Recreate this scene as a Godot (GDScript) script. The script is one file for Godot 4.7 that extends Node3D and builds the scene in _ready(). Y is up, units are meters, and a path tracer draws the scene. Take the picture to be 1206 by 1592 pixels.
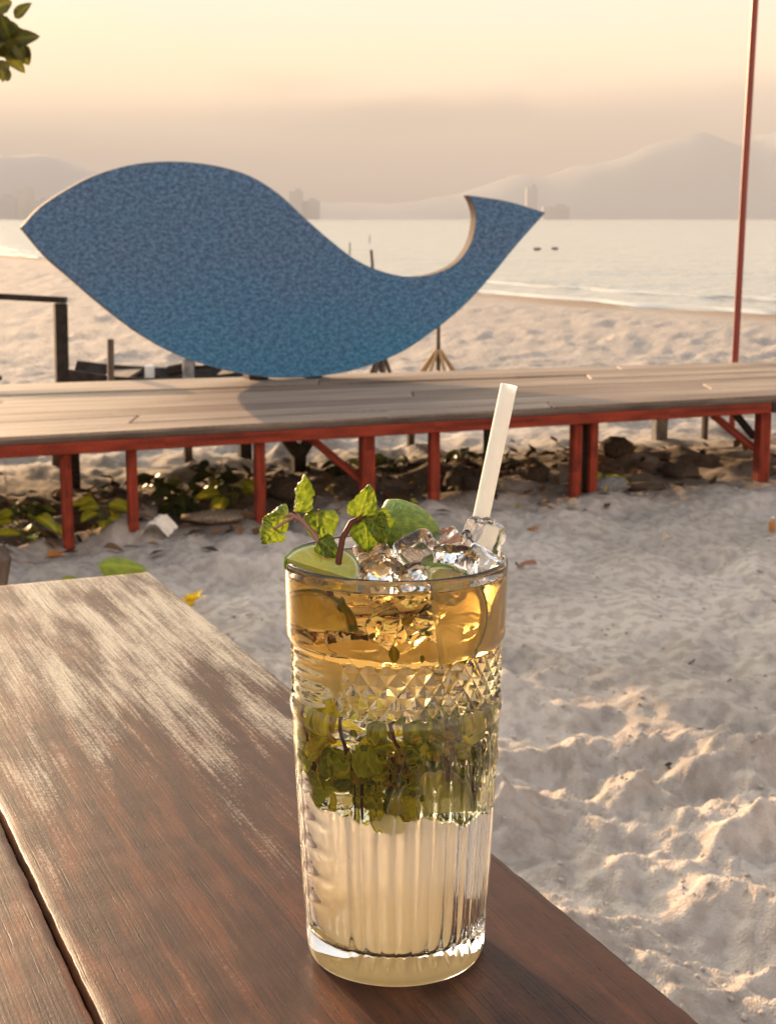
extends Node3D

# ---------------------------------------------------------------- mesh builder
class MB:
	var v := PackedVector3Array()
	var n := PackedVector3Array()
	var uv := PackedVector2Array()
	var c := PackedColorArray()
	var i := PackedInt32Array()      # counter-clockwise seen from outside; turned at commit

	func add(p: Vector3, nr: Vector3, t := Vector2.ZERO, col := Color.WHITE) -> int:
		v.append(p); n.append(nr); uv.append(t); c.append(col)
		return v.size() - 1

	# flat polygon, turned to face away from "inside"
	func poly(pts: Array, inside: Vector3, uvs := [], col := Color.WHITE) -> void:
		var nr := Vector3.ZERO
		for k in range(1, pts.size() - 1):
			nr += (pts[k] - pts[0]).cross(pts[k + 1] - pts[0])
		nr = nr.normalized()
		var mid := Vector3.ZERO
		for p in pts: mid += p
		mid /= pts.size()
		var turned := nr.dot(mid - inside) < 0.0
		if turned: nr = -nr
		var s := v.size()
		for k in pts.size():
			add(pts[k], nr, uvs[k] if uvs.size() else Vector2(pts[k].x, pts[k].y + pts[k].z), col)
		for k in range(1, pts.size() - 1):
			if turned: i.append_array([s, s + k + 1, s + k])
			else: i.append_array([s, s + k, s + k + 1])

	# six-sided block with chamfered edges; b = corners frame (x across, y up, z along), size in metres
	func block(t: Transform3D, size: Vector3, ch := 0.003, us := 1.0, col := Color.WHITE, uo := Vector2.ZERO) -> void:
		var h := size * 0.5
		ch = minf(ch, minf(h.x, minf(h.y, h.z)) * 0.9)
		var V := func(s: Vector3, axis: int) -> Vector3:
			var q := Vector3(s.x * (h.x - ch), s.y * (h.y - ch), s.z * (h.z - ch))
			q[axis] = s[axis] * h[axis]
			return q
		var emit := func(a: Array) -> void:
			var w := []
			var u := []
			for q: Vector3 in a:
				w.append(t * q)
				u.append(Vector2((q.x + q.y * 0.9 + h.x) * us, (q.z + h.z) * us) + uo)
			poly(w, t.origin, u, col)
		for ax in 3:
			var b := (ax + 1) % 3
			var d := (ax + 2) % 3
			for s in [-1.0, 1.0]:
				var f := []
				for q in [[-1.0, -1.0], [1.0, -1.0], [1.0, 1.0], [-1.0, 1.0]]:
					var sg := Vector3.ZERO
					sg[ax] = s; sg[b] = q[0]; sg[d] = q[1]
					f.append(V.call(sg, ax))
				emit.call(f)
				for s2 in [-1.0, 1.0]:
					var g1 := Vector3.ZERO
					g1[ax] = s; g1[b] = s2; g1[d] = -1.0
					var g2 := g1
					g2[d] = 1.0
					emit.call([V.call(g1, ax), V.call(g2, ax), V.call(g2, b), V.call(g1, b)])
		for sx in [-1.0, 1.0]:
			for sy in [-1.0, 1.0]:
				for sz in [-1.0, 1.0]:
					var sg := Vector3(sx, sy, sz)
					emit.call([V.call(sg, 0), V.call(sg, 1), V.call(sg, 2)])

	# bar between two points, w across, h in the "up" direction
	func bar(a: Vector3, b: Vector3, w: float, h: float, ch := 0.003, us := 1.0, up := Vector3.UP, col := Color.WHITE, uo := Vector2.ZERO) -> void:
		var z := (b - a).normalized()
		if absf(z.dot(up)) > 0.99: up = Vector3(0.37, 0, 0.93)
		var x := up.cross(z).normalized()
		var y := z.cross(x)
		block(Transform3D(Basis(x, y, z), (a + b) * 0.5), Vector3(w, h, a.distance_to(b)), ch, us, col, uo)

	# rows of points joined by quads with smooth normals. wrap: rows close on themselves
	func grid(rows: Array, wrap := false, cols := [], uvs := []) -> void:
		var s := v.size()
		var m: int = rows[0].size()
		var acc := PackedVector3Array()
		acc.resize(m * rows.size())
		for r in rows.size() - 1:
			for k in (m if wrap else m - 1):
				var k2 := (k + 1) % m
				var a: Vector3 = rows[r][k]
				var b: Vector3 = rows[r][k2]
				var cc: Vector3 = rows[r + 1][k2]
				var d: Vector3 = rows[r + 1][k]
				var fn := (cc - a).cross(d - b)
				acc[r * m + k] += fn; acc[r * m + k2] += fn
				acc[(r + 1) * m + k] += fn; acc[(r + 1) * m + k2] += fn
				var A := s + r * m + k
				var B := s + r * m + k2
				var C := s + (r + 1) * m + k2
				var D := s + (r + 1) * m + k
				i.append_array([A, B, C, A, C, D])
		for r in rows.size():
			# poles: rows that shrink to a point share one normal
			if rows[r][0].distance_squared_to(rows[r][m / 2]) < 1e-12 and rows[r][0].distance_squared_to(rows[r][m / 3]) < 1e-12:
				var sum := Vector3.ZERO
				for k in m: sum += acc[r * m + k]
				for k in m: acc[r * m + k] = sum
			for k in m:
				add(rows[r][k], acc[r * m + k].normalized(), uvs[r][k] if uvs.size() else Vector2(float(k) / m, float(r) / rows.size()), cols[r][k] if cols.size() else Color.WHITE)

	func tube(path: Array, rad: Array, seg := 10, cap := true) -> void:
		var rows := []
		var x := Vector3.ZERO
		for k in path.size():
			var d: Vector3 = (path[mini(k + 1, path.size() - 1)] - path[maxi(k - 1, 0)]).normalized()
			if k == 0: x = d.cross(Vector3(0.31, 0.23, 0.92)).normalized()
			else: x = (x - d * x.dot(d)).normalized()
			var y := d.cross(x)
			var row := PackedVector3Array()
			var r: float = rad[mini(k, rad.size() - 1)]
			for j in seg:
				var a := TAU * j / seg
				row.append(path[k] + (x * cos(a) + y * sin(a)) * r)
			if k == 0 and cap:
				var e := PackedVector3Array(); e.resize(seg); e.fill(path[0])
				rows.append(e)
			rows.append(row)
			if k == path.size() - 1 and cap:
				var e := PackedVector3Array(); e.resize(seg); e.fill(path[k])
				rows.append(e)
		grid(rows, true)

	func turned() -> void:
		for k in range(0, i.size(), 3):
			var q := i[k + 1]
			i[k + 1] = i[k + 2]; i[k + 2] = q
		for k in n.size(): n[k] = -n[k]

	func outward() -> void:            # for closed shapes
		var vol := 0.0
		for k in range(0, i.size(), 3):
			vol += v[i[k]].dot(v[i[k + 1]].cross(v[i[k + 2]]))
		if vol < 0.0: turned()

	func mesh(m: Material) -> ArrayMesh:
		var idx := i.duplicate()
		for k in range(0, idx.size(), 3):
			var q := idx[k + 1]
			idx[k + 1] = idx[k + 2]; idx[k + 2] = q
		for k in n.size():
			if not n[k].is_finite() or n[k].length_squared() < 0.5: n[k] = Vector3.UP
		var a := []
		a.resize(Mesh.ARRAY_MAX)
		a[Mesh.ARRAY_VERTEX] = v; a[Mesh.ARRAY_NORMAL] = n; a[Mesh.ARRAY_TEX_UV] = uv
		a[Mesh.ARRAY_COLOR] = c; a[Mesh.ARRAY_INDEX] = idx
		var am := ArrayMesh.new()
		am.add_surface_from_arrays(Mesh.PRIMITIVE_TRIANGLES, a)
		am.surface_set_material(0, m)
		return am

var rng := RandomNumberGenerator.new()
var M := {}
var used := {}

# ---------------------------------------------------------------- nodes
func numbered(called: String) -> String:
	var k: int = used.get(called, 0)
	used[called] = k + 1
	return called if k == 0 else "%s_%03d" % [called, k]

func tag(o: Node, label: String, category: String, group := "") -> Node:
	o.set_meta("label", label)
	o.set_meta("category", category)
	if group: o.set_meta("group", group)
	return o

func thing(called: String, label: String, category: String, at := Vector3.ZERO, group := "") -> Node3D:
	var o := Node3D.new()
	o.name = numbered(called)
	o.position = at
	add_child(o)
	tag(o, label, category, group)
	return o

func part(called: String, b: MB, m: Material, parent: Node) -> MeshInstance3D:
	var o := MeshInstance3D.new()
	o.mesh = b.mesh(m)
	o.name = called
	parent.add_child(o, true)
	return o

func single(called: String, b: MB, m: Material, label: String, category: String, at := Vector3.ZERO, group := "") -> MeshInstance3D:
	var o := MeshInstance3D.new()
	o.mesh = b.mesh(m)
	o.name = numbered(called)
	o.position = at
	add_child(o)
	tag(o, label, category, group)
	return o

func struct(called: String, b: MB, m: Material) -> MeshInstance3D:
	var o := MeshInstance3D.new()
	o.mesh = b.mesh(m)
	o.name = numbered(called)
	add_child(o)
	o.set_meta("kind", "structure")
	return o

# ---------------------------------------------------------------- materials
func lin(r: float, g: float, b: float, a := 1.0) -> Color:
	var q := Color(r, g, b).linear_to_srgb()
	q.a = a
	return q

func mat(col: Color, rough := 0.8, vc := false) -> StandardMaterial3D:
	var m := StandardMaterial3D.new()
	m.albedo_color = col
	m.roughness = rough
	m.vertex_color_use_as_albedo = vc
	if rough >= 0.5: m.metallic_specular = 0.3
	return m

func noise(sd: int, freq: float, oct := 4, kind := FastNoiseLite.TYPE_SIMPLEX) -> FastNoiseLite:
	var f := FastNoiseLite.new()
	f.seed = sd
	f.noise_type = kind
	f.frequency = freq
	f.fractal_octaves = oct
	return f

func noise_tex(sd: int, freq: float, lo: Color, hi: Color, oct := 5, size := 512, p0 := 0.25, p1 := 0.75, kind := FastNoiseLite.TYPE_SIMPLEX) -> NoiseTexture2D:
	var t := NoiseTexture2D.new()
	t.width = size; t.height = size
	t.seamless = true
	t.noise = noise(sd, freq, oct, kind)
	var g := Gradient.new()
	g.offsets = PackedFloat32Array([p0, p1])
	g.colors = PackedColorArray([lo, hi])
	t.color_ramp = g
	return t

func relief(m: StandardMaterial3D, t: Texture2D, cm: float) -> void:
	m.heightmap_enabled = true
	m.heightmap_texture = t
	m.heightmap_scale = cm

func tri(m: StandardMaterial3D, scale: float, world := false) -> void:
	m.uv1_triplanar = true
	m.uv1_world_triplanar = world
	m.uv1_scale = Vector3.ONE * scale

# streaky noise as bytes: made small along the grain and stretched
func streak(sd: int, w: int, h: int, across: float, along: float, oct := 4) -> PackedByteArray:
	var small := maxi(8, int(h / along))
	var im: Image = noise(sd, across, oct).get_image(w, small, false, false, true)
	im.convert(Image.FORMAT_L8)
	im.resize(w, h, Image.INTERPOLATE_CUBIC)
	return im.get_data()

func sst(a: float, b: float, x: float) -> float:
	return smoothstep(a, b, x)

# worn varnished table top, sky sheen at the far end painted in. returns [albedo, roughness, height]
func table_wood() -> Array:
	var w := 1024
	var h := 2048
	var grain := streak(11, w, h, 0.09, 44.0, 4)
	var fine := streak(12, w, h, 0.34, 20.0, 3)
	var crack := streak(13, w, h, 0.16, 42.0, 2)
	var blot := streak(14, w, h, 0.0046, 2.4, 5)
	var blot2 := streak(15, w, h, 0.013, 3.4, 5)
	var speck := streak(16, w, h, 0.13, 1.0, 3)
	var cross := streak(17, w, h, 0.035, 0.35, 3)
	var alb := PackedByteArray(); alb.resize(w * h * 3)
	var rg := PackedByteArray(); rg.resize(w * h)
	var ht := PackedByteArray(); ht.resize(w * h)
	var k := 0
	for y in h:
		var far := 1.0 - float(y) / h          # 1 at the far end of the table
		for x in w:
			var g := grain[k] / 255.0
			var f := fine[k] / 255.0
			var cr := crack[k] / 255.0
			var across := float(x) / w
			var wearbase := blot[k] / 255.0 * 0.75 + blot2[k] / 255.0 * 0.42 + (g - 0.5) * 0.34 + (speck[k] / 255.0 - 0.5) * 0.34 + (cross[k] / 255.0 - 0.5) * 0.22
			var wear_sheen := clampf((wearbase - 0.92 + sst(0.28, 0.78, far) * 0.50 + sst(0.25, 0.6, across) * sst(0.3, 0.7, far) * 0.10) * 2.0, 0.0, 1.0) * sst(0.12, 0.55, far)  # worn patches plus the sky sheen of the far end, put into the colour
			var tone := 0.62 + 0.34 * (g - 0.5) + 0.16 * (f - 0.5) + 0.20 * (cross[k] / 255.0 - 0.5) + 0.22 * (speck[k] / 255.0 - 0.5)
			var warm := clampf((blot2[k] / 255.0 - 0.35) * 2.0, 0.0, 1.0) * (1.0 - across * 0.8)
			var r := lerpf(0.042 + 0.080 * warm, 0.36, wear_sheen) * (0.45 + 0.9 * tone)
			var gg := lerpf(0.0135 + 0.023 * warm, 0.31, wear_sheen) * (0.45 + 0.9 * tone)
			var b := lerpf(0.0075 + 0.006 * warm, 0.24, wear_sheen) * (0.45 + 0.9 * tone)
			var split := sst(0.74, 0.86, cr) * sst(0.40, 0.62, speck[k] / 255.0)
			r = lerpf(r, 0.02, split); gg = lerpf(gg, 0.012, split); b = lerpf(b, 0.01, split)
			alb[k * 3] = int(clampf(pow(r, 0.4545), 0, 1) * 255.0)
			alb[k * 3 + 1] = int(clampf(pow(gg, 0.4545), 0, 1) * 255.0)
			alb[k * 3 + 2] = int(clampf(pow(b, 0.4545), 0, 1) * 255.0)
			rg[k] = int(clampf(0.43 + 0.03 * wear_sheen + 0.08 * (f - 0.5) + 0.2 * split, 0.0, 1.0) * 255.0)
			ht[k] = int(clampf(0.5 + 0.12 * (g - 0.5) + 0.05 * (f - 0.5) + 0.20 * (cross[k] / 255.0 - 0.5) * 0.4 + 0.05 * (speck[k] / 255.0 - 0.5) + 0.08 * wear_sheen - 0.12 * split, 0, 1) * 255.0)
			k += 1
	# scratches and open pores along the grain
	var sc := RandomNumberGenerator.new()
	sc.seed = 55
	for q in 1500:
		var x := sc.randi_range(2, w - 4)
		var y := sc.randi_range(0, h - 200)
		var ln := int(8 + 110 * pow(sc.randf(), 3.0))
		var drift := sc.randf_range(-0.06, 0.06)
		var deep := sc.randf_range(0.25, 0.8)
		var wide := 1 if sc.randf() < 0.8 else 2
		for t in ln:
			var f := deep * sin(PI * (t + 0.5) / ln)
			for u in wide + 1:
				var j := (y + t) * w + clampi(int(x + drift * t) + u, 0, w - 1)
				for ch in 3: alb[j * 3 + ch] = int(alb[j * 3 + ch] * (1.0 - f * 0.75))
				ht[j] = int(ht[j] * (1.0 - f * 0.35))
	return [
		ImageTexture.create_from_image(Image.create_from_data(w, h, false, Image.FORMAT_RGB8, alb)),
		ImageTexture.create_from_image(Image.create_from_data(w, h, false, Image.FORMAT_L8, rg)),
		ImageTexture.create_from_image(Image.create_from_data(w, h, false, Image.FORMAT_L8, ht))]

# weathered boards: grey brown, streaked
func board_wood(sd: int, dark: Vector3, light: Vector3) -> ImageTexture:
	var w := 256
	var h := 1024
	var grain := streak(sd, w, h, 0.06, 60.0, 4)
	var blot := streak(sd + 1, w, h, 0.012, 4.0, 4)
	var speck := streak(sd + 2, w, h, 0.2, 2.0, 3)
	var alb := PackedByteArray(); alb.resize(w * h * 3)
	for k in w * h:
		var t := clampf(grain[k] / 255.0 * 0.6 + blot[k] / 255.0 * 0.5 + (speck[k] / 255.0 - 0.5) * 0.35 - 0.1, 0, 1)
		var q := dark.lerp(light, t)
		alb[k * 3] = int(pow(q.x, 0.4545) * 255.0)
		alb[k * 3 + 1] = int(pow(q.y, 0.4545) * 255.0)
		alb[k * 3 + 2] = int(pow(q.z, 0.4545) * 255.0)
	return ImageTexture.create_from_image(Image.create_from_data(w, h, false, Image.FORMAT_RGB8, alb))

# sponged blue paint of the whale
func whale_paint() -> ImageTexture:
	var w := 1024
	var h := 512
	var f1 := streak(31, w, h, 0.11, 0.8, 4)
	var f2 := streak(32, w, h, 0.05, 0.6, 4)
	var f3 := streak(33, w, h, 0.006, 1.0, 3)
	var f4 := streak(34, w, h, 0.22, 1.0, 2)
	var alb := PackedByteArray(); alb.resize(w * h * 3)
	var k := 0
	for y in h:
		for x in w:
			var t := clampf((f1[k] / 255.0 - 0.5) * 1.25 + (f2[k] / 255.0 - 0.5) * 0.9 + (f4[k] / 255.0 - 0.5) * 0.7 + 0.42, 0, 1)
			var low := clampf(sst(0.35, 1.0, float(y) / h) * 0.85 + (f3[k] / 255.0 - 0.5) * 0.35 + sst(0.45, 0.75, float(x) / w) * 0.10, 0, 1)
			var a := Vector3(0.034, 0.080, 0.165).lerp(Vector3(0.018, 0.100, 0.205), low)
			var b := Vector3(0.120, 0.225, 0.385).lerp(Vector3(0.075, 0.260, 0.450), low)
			var q := a.lerp(b, t)
			alb[k * 3] = int(pow(q.x, 0.4545) * 255.0)
			alb[k * 3 + 1] = int(pow(q.y, 0.4545) * 255.0)
			alb[k * 3 + 2] = int(pow(q.z, 0.4545) * 255.0)
			k += 1
	return ImageTexture.create_from_image(Image.create_from_data(w, h, false, Image.FORMAT_RGB8, alb))

# ---------------------------------------------------------------- sky
const SUN_AZ := -29.5
const SUN_EL := 10.7
func sun_dir() -> Vector3:
	var a := deg_to_rad(SUN_AZ)
	var e := deg_to_rad(SUN_EL)
	return Vector3(sin(a) * cos(e), sin(e), -cos(a) * cos(e))

func ramp(x: float, xs: Array, cs: Array) -> Vector3:
	if x <= xs[0]: return cs[0]
	for k in range(1, xs.size()):
		if x < xs[k]:
			var t: float = (x - xs[k - 1]) / (xs[k] - xs[k - 1])
			t = t * t * (3.0 - 2.0 * t)
			return cs[k - 1].lerp(cs[k], t)
	return cs[-1]

func sky_picture() -> ImageTexture:
	var w := 1536
	var h := 768
	var sd := sun_dir()
	var n1 := noise(71, 1.5, 5)
	var n2 := noise(72, 4.0, 4)
	var data := PackedFloat32Array()
	data.resize(w * h * 3)
	var es := [0.0, 2.5, 5.0, 8.0, 14.0, 28.0, 55.0, 90.0]
	var cs := [Vector3(0.22, 0.175, 0.145), Vector3(0.34, 0.252, 0.178), Vector3(0.66, 0.485, 0.305), Vector3(0.55, 0.455, 0.345), Vector3(0.48, 0.43, 0.32), Vector3(0.42, 0.43, 0.42), Vector3(0.28, 0.325, 0.37), Vector3(0.24, 0.285, 0.34)]
	var k := 0
	for y in h:
		var el := PI * (0.5 - (y + 0.5) / h)
		var ed := rad_to_deg(el)
		for x in w:
			var az := wrapf((x + 0.5) / w * TAU, -PI, PI)       # the left edge of the picture is straight ahead
			var d := Vector3(sin(az) * cos(el), sin(el), -cos(az) * cos(el))
			var q := Vector3(0.18, 0.16, 0.13)
			if ed > -1.0:
				var ang := rad_to_deg(acos(clampf(d.dot(sd), -1, 1)))
				var stretch := Vector3(d.x, d.y * 5.0, d.z)
				var cl := n1.get_noise_3dv(stretch) * 0.7 + n2.get_noise_3dv(stretch) * 0.3
				q = ramp(ed + cl * 3.6, es, cs)
				# away from the sun the low sky turns cooler and a little darker
				var away := smoothstep(15.0, 120.0, ang)
				q = q.lerp(Vector3(0.285, 0.315, 0.365) * (0.9 + 0.1 * sin(el)), away * (0.85 - 0.4 * smoothstep(20.0, 80.0, ed)))
				# a bank of cloud low on the right, soft-edged
				var bank := smoothstep(-0.05, 0.35, cl + 0.35 * smoothstep(-4.0, 14.0, rad_to_deg(az)) - absf(ed - 3.6) * 0.11) * smoothstep(30.0, 12.0, absf(rad_to_deg(az) - 6.0))
				q = q.lerp(Vector3(0.19, 0.155, 0.14), bank * 0.45)
				# haze lit round the sun
				q += Vector3(1.0, 0.80, 0.52) * (0.10 * exp(-ang / 9.0)) + Vector3(1.0, 0.82, 0.55) * (18.0 * exp(-pow(ang / 6.5, 2.0)))
				# added bright glow above the sun, out of view, to backlight the drink
				var da := wrapf(rad_to_deg(az) + 34.0, -180.0, 180.0) / 8.0
				var de := (ed - 22.0) / 11.0
				q += Vector3(1.0, 0.86, 0.64) * (20.0 * exp(-da * da - de * de) * (1.0 + 0.5 * cl))
			data[k] = q.x; data[k + 1] = q.y; data[k + 2] = q.z
			k += 3
	return ImageTexture.create_from_image(Image.create_from_data(w, h, false, Image.FORMAT_RGBF, data.to_byte_array()))

# ---------------------------------------------------------------- ground shape
var n_low := noise(1, 0.22, 3)
var n_foot := noise(2, 4.0, 1, FastNoiseLite.TYPE_CELLULAR)
var n_foot2 := noise(5, 9.0, 1, FastNoiseLite.TYPE_CELLULAR)
var n_lump := noise(3, 2.2, 4)
var n_fine := noise(4, 20.0, 3)

func shore(x: float) -> float:       # distance (towards -z) at which the sand meets the water
	if x > 0.0: return maxf(25.5 - 1.62 * x, 9.0) + sin(x * 1.3) * 0.25
	return 25.5 - 1.9 * x + sin(x * 0.7) * 0.6

func sand_h(x: float, z: float) -> float:
	var r := sqrt(x * x + z * z)
	if r > 400.0: return -6.0
	var past := -z - shore(x)
	var h := n_low.get_noise_2d(x, z) * 0.035
	var dry := smoothstep(-1.0, -6.0, past)
	var f := clampf(n_foot.get_noise_2d(x, z) + 1.0, 0.0, 1.0)
	var f2 := clampf(n_foot2.get_noise_2d(x, z) + 1.0, 0.0, 1.0)
	var rough := 0.75 + 0.6 * n_low.get_noise_2d(x * 2.0 + 40.0, z * 2.0)
	var far := 1.0 - 0.25 * smoothstep(6.5, 9.0, r)
	h += dry * rough * far * ((f * f * 0.075 + f2 * f2 * 0.026) * (1.0 + 0.6 * smoothstep(4.8, 2.8, r)) + n_lump.get_noise_2d(x, z) * 0.045 + n_fine.get_noise_2d(x, z) * 0.009 - 0.035)
	# low ridge of soil under the deck
	var u := -z - (6.05 + 0.36 * x)
	h += 0.045 * exp(-u * u * 9.0) * smoothstep(-2.6, -0.3, x) * smoothstep(2.1, 1.5, x) * (0.8 + 0.7 * n_lump.get_noise_2d(x + 9.0, z))
	if past > -4.0: h -= 0.018 * (past + 4.0)
	return maxf(h, -6.0)

func ground_at(x: float, z: float) -> Vector3:
	return Vector3(x, sand_h(x, z), z)

func _ready() -> void:
	rng.seed = 20240
	# ---- camera
	var cam := Camera3D.new()
	cam.name = "camera"
	cam.position = Vector3(0, 1.06, 0)
	cam.rotation_degrees = Vector3(-10.981, 0, 0)
	cam.near = 0.02
	cam.far = 20000.0
	var lens := CameraAttributesPhysical.new()
	lens.frustum_focal_length = 35.43
	lens.frustum_focus_distance = 0.565
	lens.exposure_aperture = 30.0
	lens.frustum_near = 0.02
	lens.frustum_far = 20000.0
	cam.attributes = lens
	add_child(cam)
	cam.current = true
	# ---- sky, air, exposure
	var env := Environment.new()
	env.background_mode = Environment.BG_SKY
	var sky := Sky.new()
	var pano := PanoramaSkyMaterial.new()
	pano.panorama = sky_picture()
	sky.sky_material = pano
	env.sky = sky
	env.tonemap_mode = Environment.TONE_MAPPER_LINEAR
	env.tonemap_exposure = 2.9
	env.sdfgi_enabled = true
	env.ssao_enabled = true
	env.ssil_enabled = true
	env.volumetric_fog_enabled = true
	env.volumetric_fog_density = 0.0004
	env.volumetric_fog_albedo = Color(1.0, 0.96, 0.92)
	env.volumetric_fog_anisotropy = -0.4
	var we := WorldEnvironment.new()
	we.name = "surroundings"
	we.environment = env
	add_child(we)
	# ---- sun
	var sun := DirectionalLight3D.new()
	sun.name = "sun"
	sun.light_color = Color(1.0, 0.80, 0.58)
	sun.light_energy = 1.6
	sun.light_angular_distance = 0.6
	sun.shadow_enabled = true
	sun.look_at_from_position(sun_dir() * 10.0, Vector3.ZERO, Vector3.UP)
	add_child(sun)

	materials()
	ground()
	water()
	hills()
	deck()
	whale()
	table()
	behind_deck()
	under_deck()
	on_sand()
	crumbs()
	tree_branch()
	far_things()
	drink()

func materials() -> void:
	var sand := mat(Color.WHITE, 0.92, true)
	sand.albedo_texture = noise_tex(101, 0.02, lin(0.72, 0.70, 0.68), lin(1, 1, 1), 6, 512, 0.3, 0.6)
	tri(sand, 1.7, true)
	relief(sand, noise_tex(102, 0.2, Color.BLACK, Color.WHITE, 3, 512, 0.1, 0.9), 0.35)
	M.sand = sand
	var sea := mat(lin(0.34, 0.33, 0.29), 0.2)
	sea.normal_enabled = true
	var nt := NoiseTexture2D.new()
	nt.width = 512; nt.height = 512; nt.seamless = true
	nt.noise = noise(103, 0.012, 5)
	nt.as_normal_map = true
	nt.bump_strength = 10.0
	sea.normal_texture = nt
	sea.normal_scale = 0.8
	tri(sea, 0.33, true)
	M.sea = sea
	M.foam = mat(lin(0.50, 0.49, 0.46), 0.8)
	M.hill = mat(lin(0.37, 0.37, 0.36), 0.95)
	var board := mat(Color.WHITE, 0.62)
	board.albedo_texture = board_wood(201, Vector3(0.11, 0.075, 0.055), Vector3(0.44, 0.335, 0.25))
	M.board = board
	M.board_dark = board.duplicate()
	M.board_dark.albedo_color = lin(0.72, 0.68, 0.66)
	var grey := mat(Color.WHITE, 0.8)
	grey.albedo_texture = board_wood(211, Vector3(0.05, 0.036, 0.028), Vector3(0.17, 0.125, 0.095))
	M.old_wood = grey
	var red := mat(Color.WHITE, 0.65)
	red.metallic_specular = 0.25
	red.albedo_texture = board_wood(221, Vector3(0.085, 0.012, 0.006), Vector3(0.34, 0.046, 0.019))
	M.red = red
	var dark := mat(lin(0.035, 0.025, 0.02), 0.6)
	dark.albedo_texture = noise_tex(231, 0.03, lin(0.5, 0.5, 0.5), lin(1, 1, 1))
	M.dark = dark
	M.concrete = mat(lin(0.26, 0.25, 0.24), 0.9)
	M.concrete.albedo_texture = noise_tex(232, 0.02, lin(0.6, 0.6, 0.6), lin(1, 1, 1))
	var wp := mat(Color.WHITE, 0.55)
	wp.albedo_texture = whale_paint()
	M.whale = wp
	M.ply_edge = mat(lin(0.11, 0.075, 0.055), 0.8)
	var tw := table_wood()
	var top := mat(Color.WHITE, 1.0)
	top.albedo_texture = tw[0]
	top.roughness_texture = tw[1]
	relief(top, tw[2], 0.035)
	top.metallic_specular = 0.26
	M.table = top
	var under := mat(lin(0.09, 0.055, 0.035), 0.7)
	M.table_leg = under
	var leafm := mat(Color.WHITE, 0.42, true)
	leafm.backlight_enabled = true
	leafm.backlight = Color(0.95, 0.95, 0.95)
	M.leaf = leafm
	M.litter = mat(Color.WHITE, 0.8, true)
	M.straw_wood = mat(lin(0.36, 0.23, 0.11), 0.85)
	M.stem_green = mat(lin(0.10, 0.10, 0.03), 0.6)
	M.soil = mat(lin(0.10, 0.072, 0.05), 0.95)
	M.stone = mat(lin(0.24, 0.23, 0.22), 0.9)
	M.slab = mat(lin(0.36, 0.27, 0.19), 0.9)
	for q: String in ["soil", "stone", "slab"]:
		M[q].albedo_texture = noise_tex(233, 0.03, lin(0.45, 0.45, 0.45), lin(1, 1, 1))
		tri(M[q], 4.0)

# ---------------------------------------------------------------- setting
func ground() -> void:
	var angs := PackedFloat32Array()
	var a := -180.0
	while a < 180.0 - 0.001:
		angs.append(a)
		var m := absf(a + 0.0001)
		a += 0.17 if m < 24.0 else (0.7 if m < 48.0 else 4.0)
	var radii := PackedFloat32Array()
	var r := 0.25
	while r < 70.0:
		radii.append(r)
		r *= 1.03 if r < 1.6 else (1.0065 if r < 12.0 else 1.018)
	for q in [100.0, 160.0, 300.0, 600.0, 1200.0, 2600.0, 6000.0, 9000.0]: radii.append(q)
	var b := MB.new()
	var m := angs.size()
	var idx := PackedInt32Array()
	var pos := PackedVector3Array()
	var col := PackedColorArray()
	for j in radii.size():
		var rr := radii[j]
		for k in m:
			var t := deg_to_rad(angs[k])
			var x := sin(t) * rr
			var z := -cos(t) * rr
			var y := sand_h(x, z)
			pos.append(Vector3(x, y, z))
			var past := -z - shore(x)
			var wet := smoothstep(-3.2, -1.2, past)
			var soil := 0.0
			if rr < 9.0:
				var u := -z - (6.0 + 0.36 * x)
				soil = clampf(exp(-u * u * 3.0) * 1.5 * (0.65 + 0.8 * n_lump.get_noise_2d(x * 0.8 + 5.0, z * 0.8)) * smoothstep(2.3, 1.2, x), 0.0, 0.85)
			var stain := clampf(0.5 + n_low.get_noise_2d(x * 5.0, z * 5.0) * 1.2, 0.0, 1.0)
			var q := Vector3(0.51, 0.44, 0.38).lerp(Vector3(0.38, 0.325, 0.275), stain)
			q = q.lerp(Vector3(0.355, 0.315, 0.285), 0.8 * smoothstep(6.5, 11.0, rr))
			q = q.lerp(Vector3(0.10, 0.072, 0.05), soil)
			q = q.lerp(Vector3(0.30, 0.225, 0.165), wet)
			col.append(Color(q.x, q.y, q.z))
	for j in radii.size() - 1:
		for k in m:
			var k2 := (k + 1) % m
			var A := j * m + k
			var B := j * m + k2
			var C := (j + 1) * m + k2
			var D := (j + 1) * m + k
			idx.append_array([A, D, C, A, C, B])
	# smooth normals
	var nr := PackedVector3Array(); nr.resize(pos.size())
	for t in range(0, idx.size(), 3):
		var f := (pos[idx[t + 1]] - pos[idx[t]]).cross(pos[idx[t + 2]] - pos[idx[t]])
		nr[idx[t]] += f; nr[idx[t + 1]] += f; nr[idx[t + 2]] += f
	for t in nr.size(): nr[t] = nr[t].normalized()
	if nr[m * 4].y < 0.0:
		for t in nr.size(): nr[t] = -nr[t]
		for t in range(0, idx.size(), 3):
			var s := idx[t + 1]
			idx[t + 1] = idx[t + 2]; idx[t + 2] = s
	b.v = pos; b.n = nr; b.c = col; b.i = idx
	b.uv.resize(pos.size())
	struct("sand_beach", b, M.sand)

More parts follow.
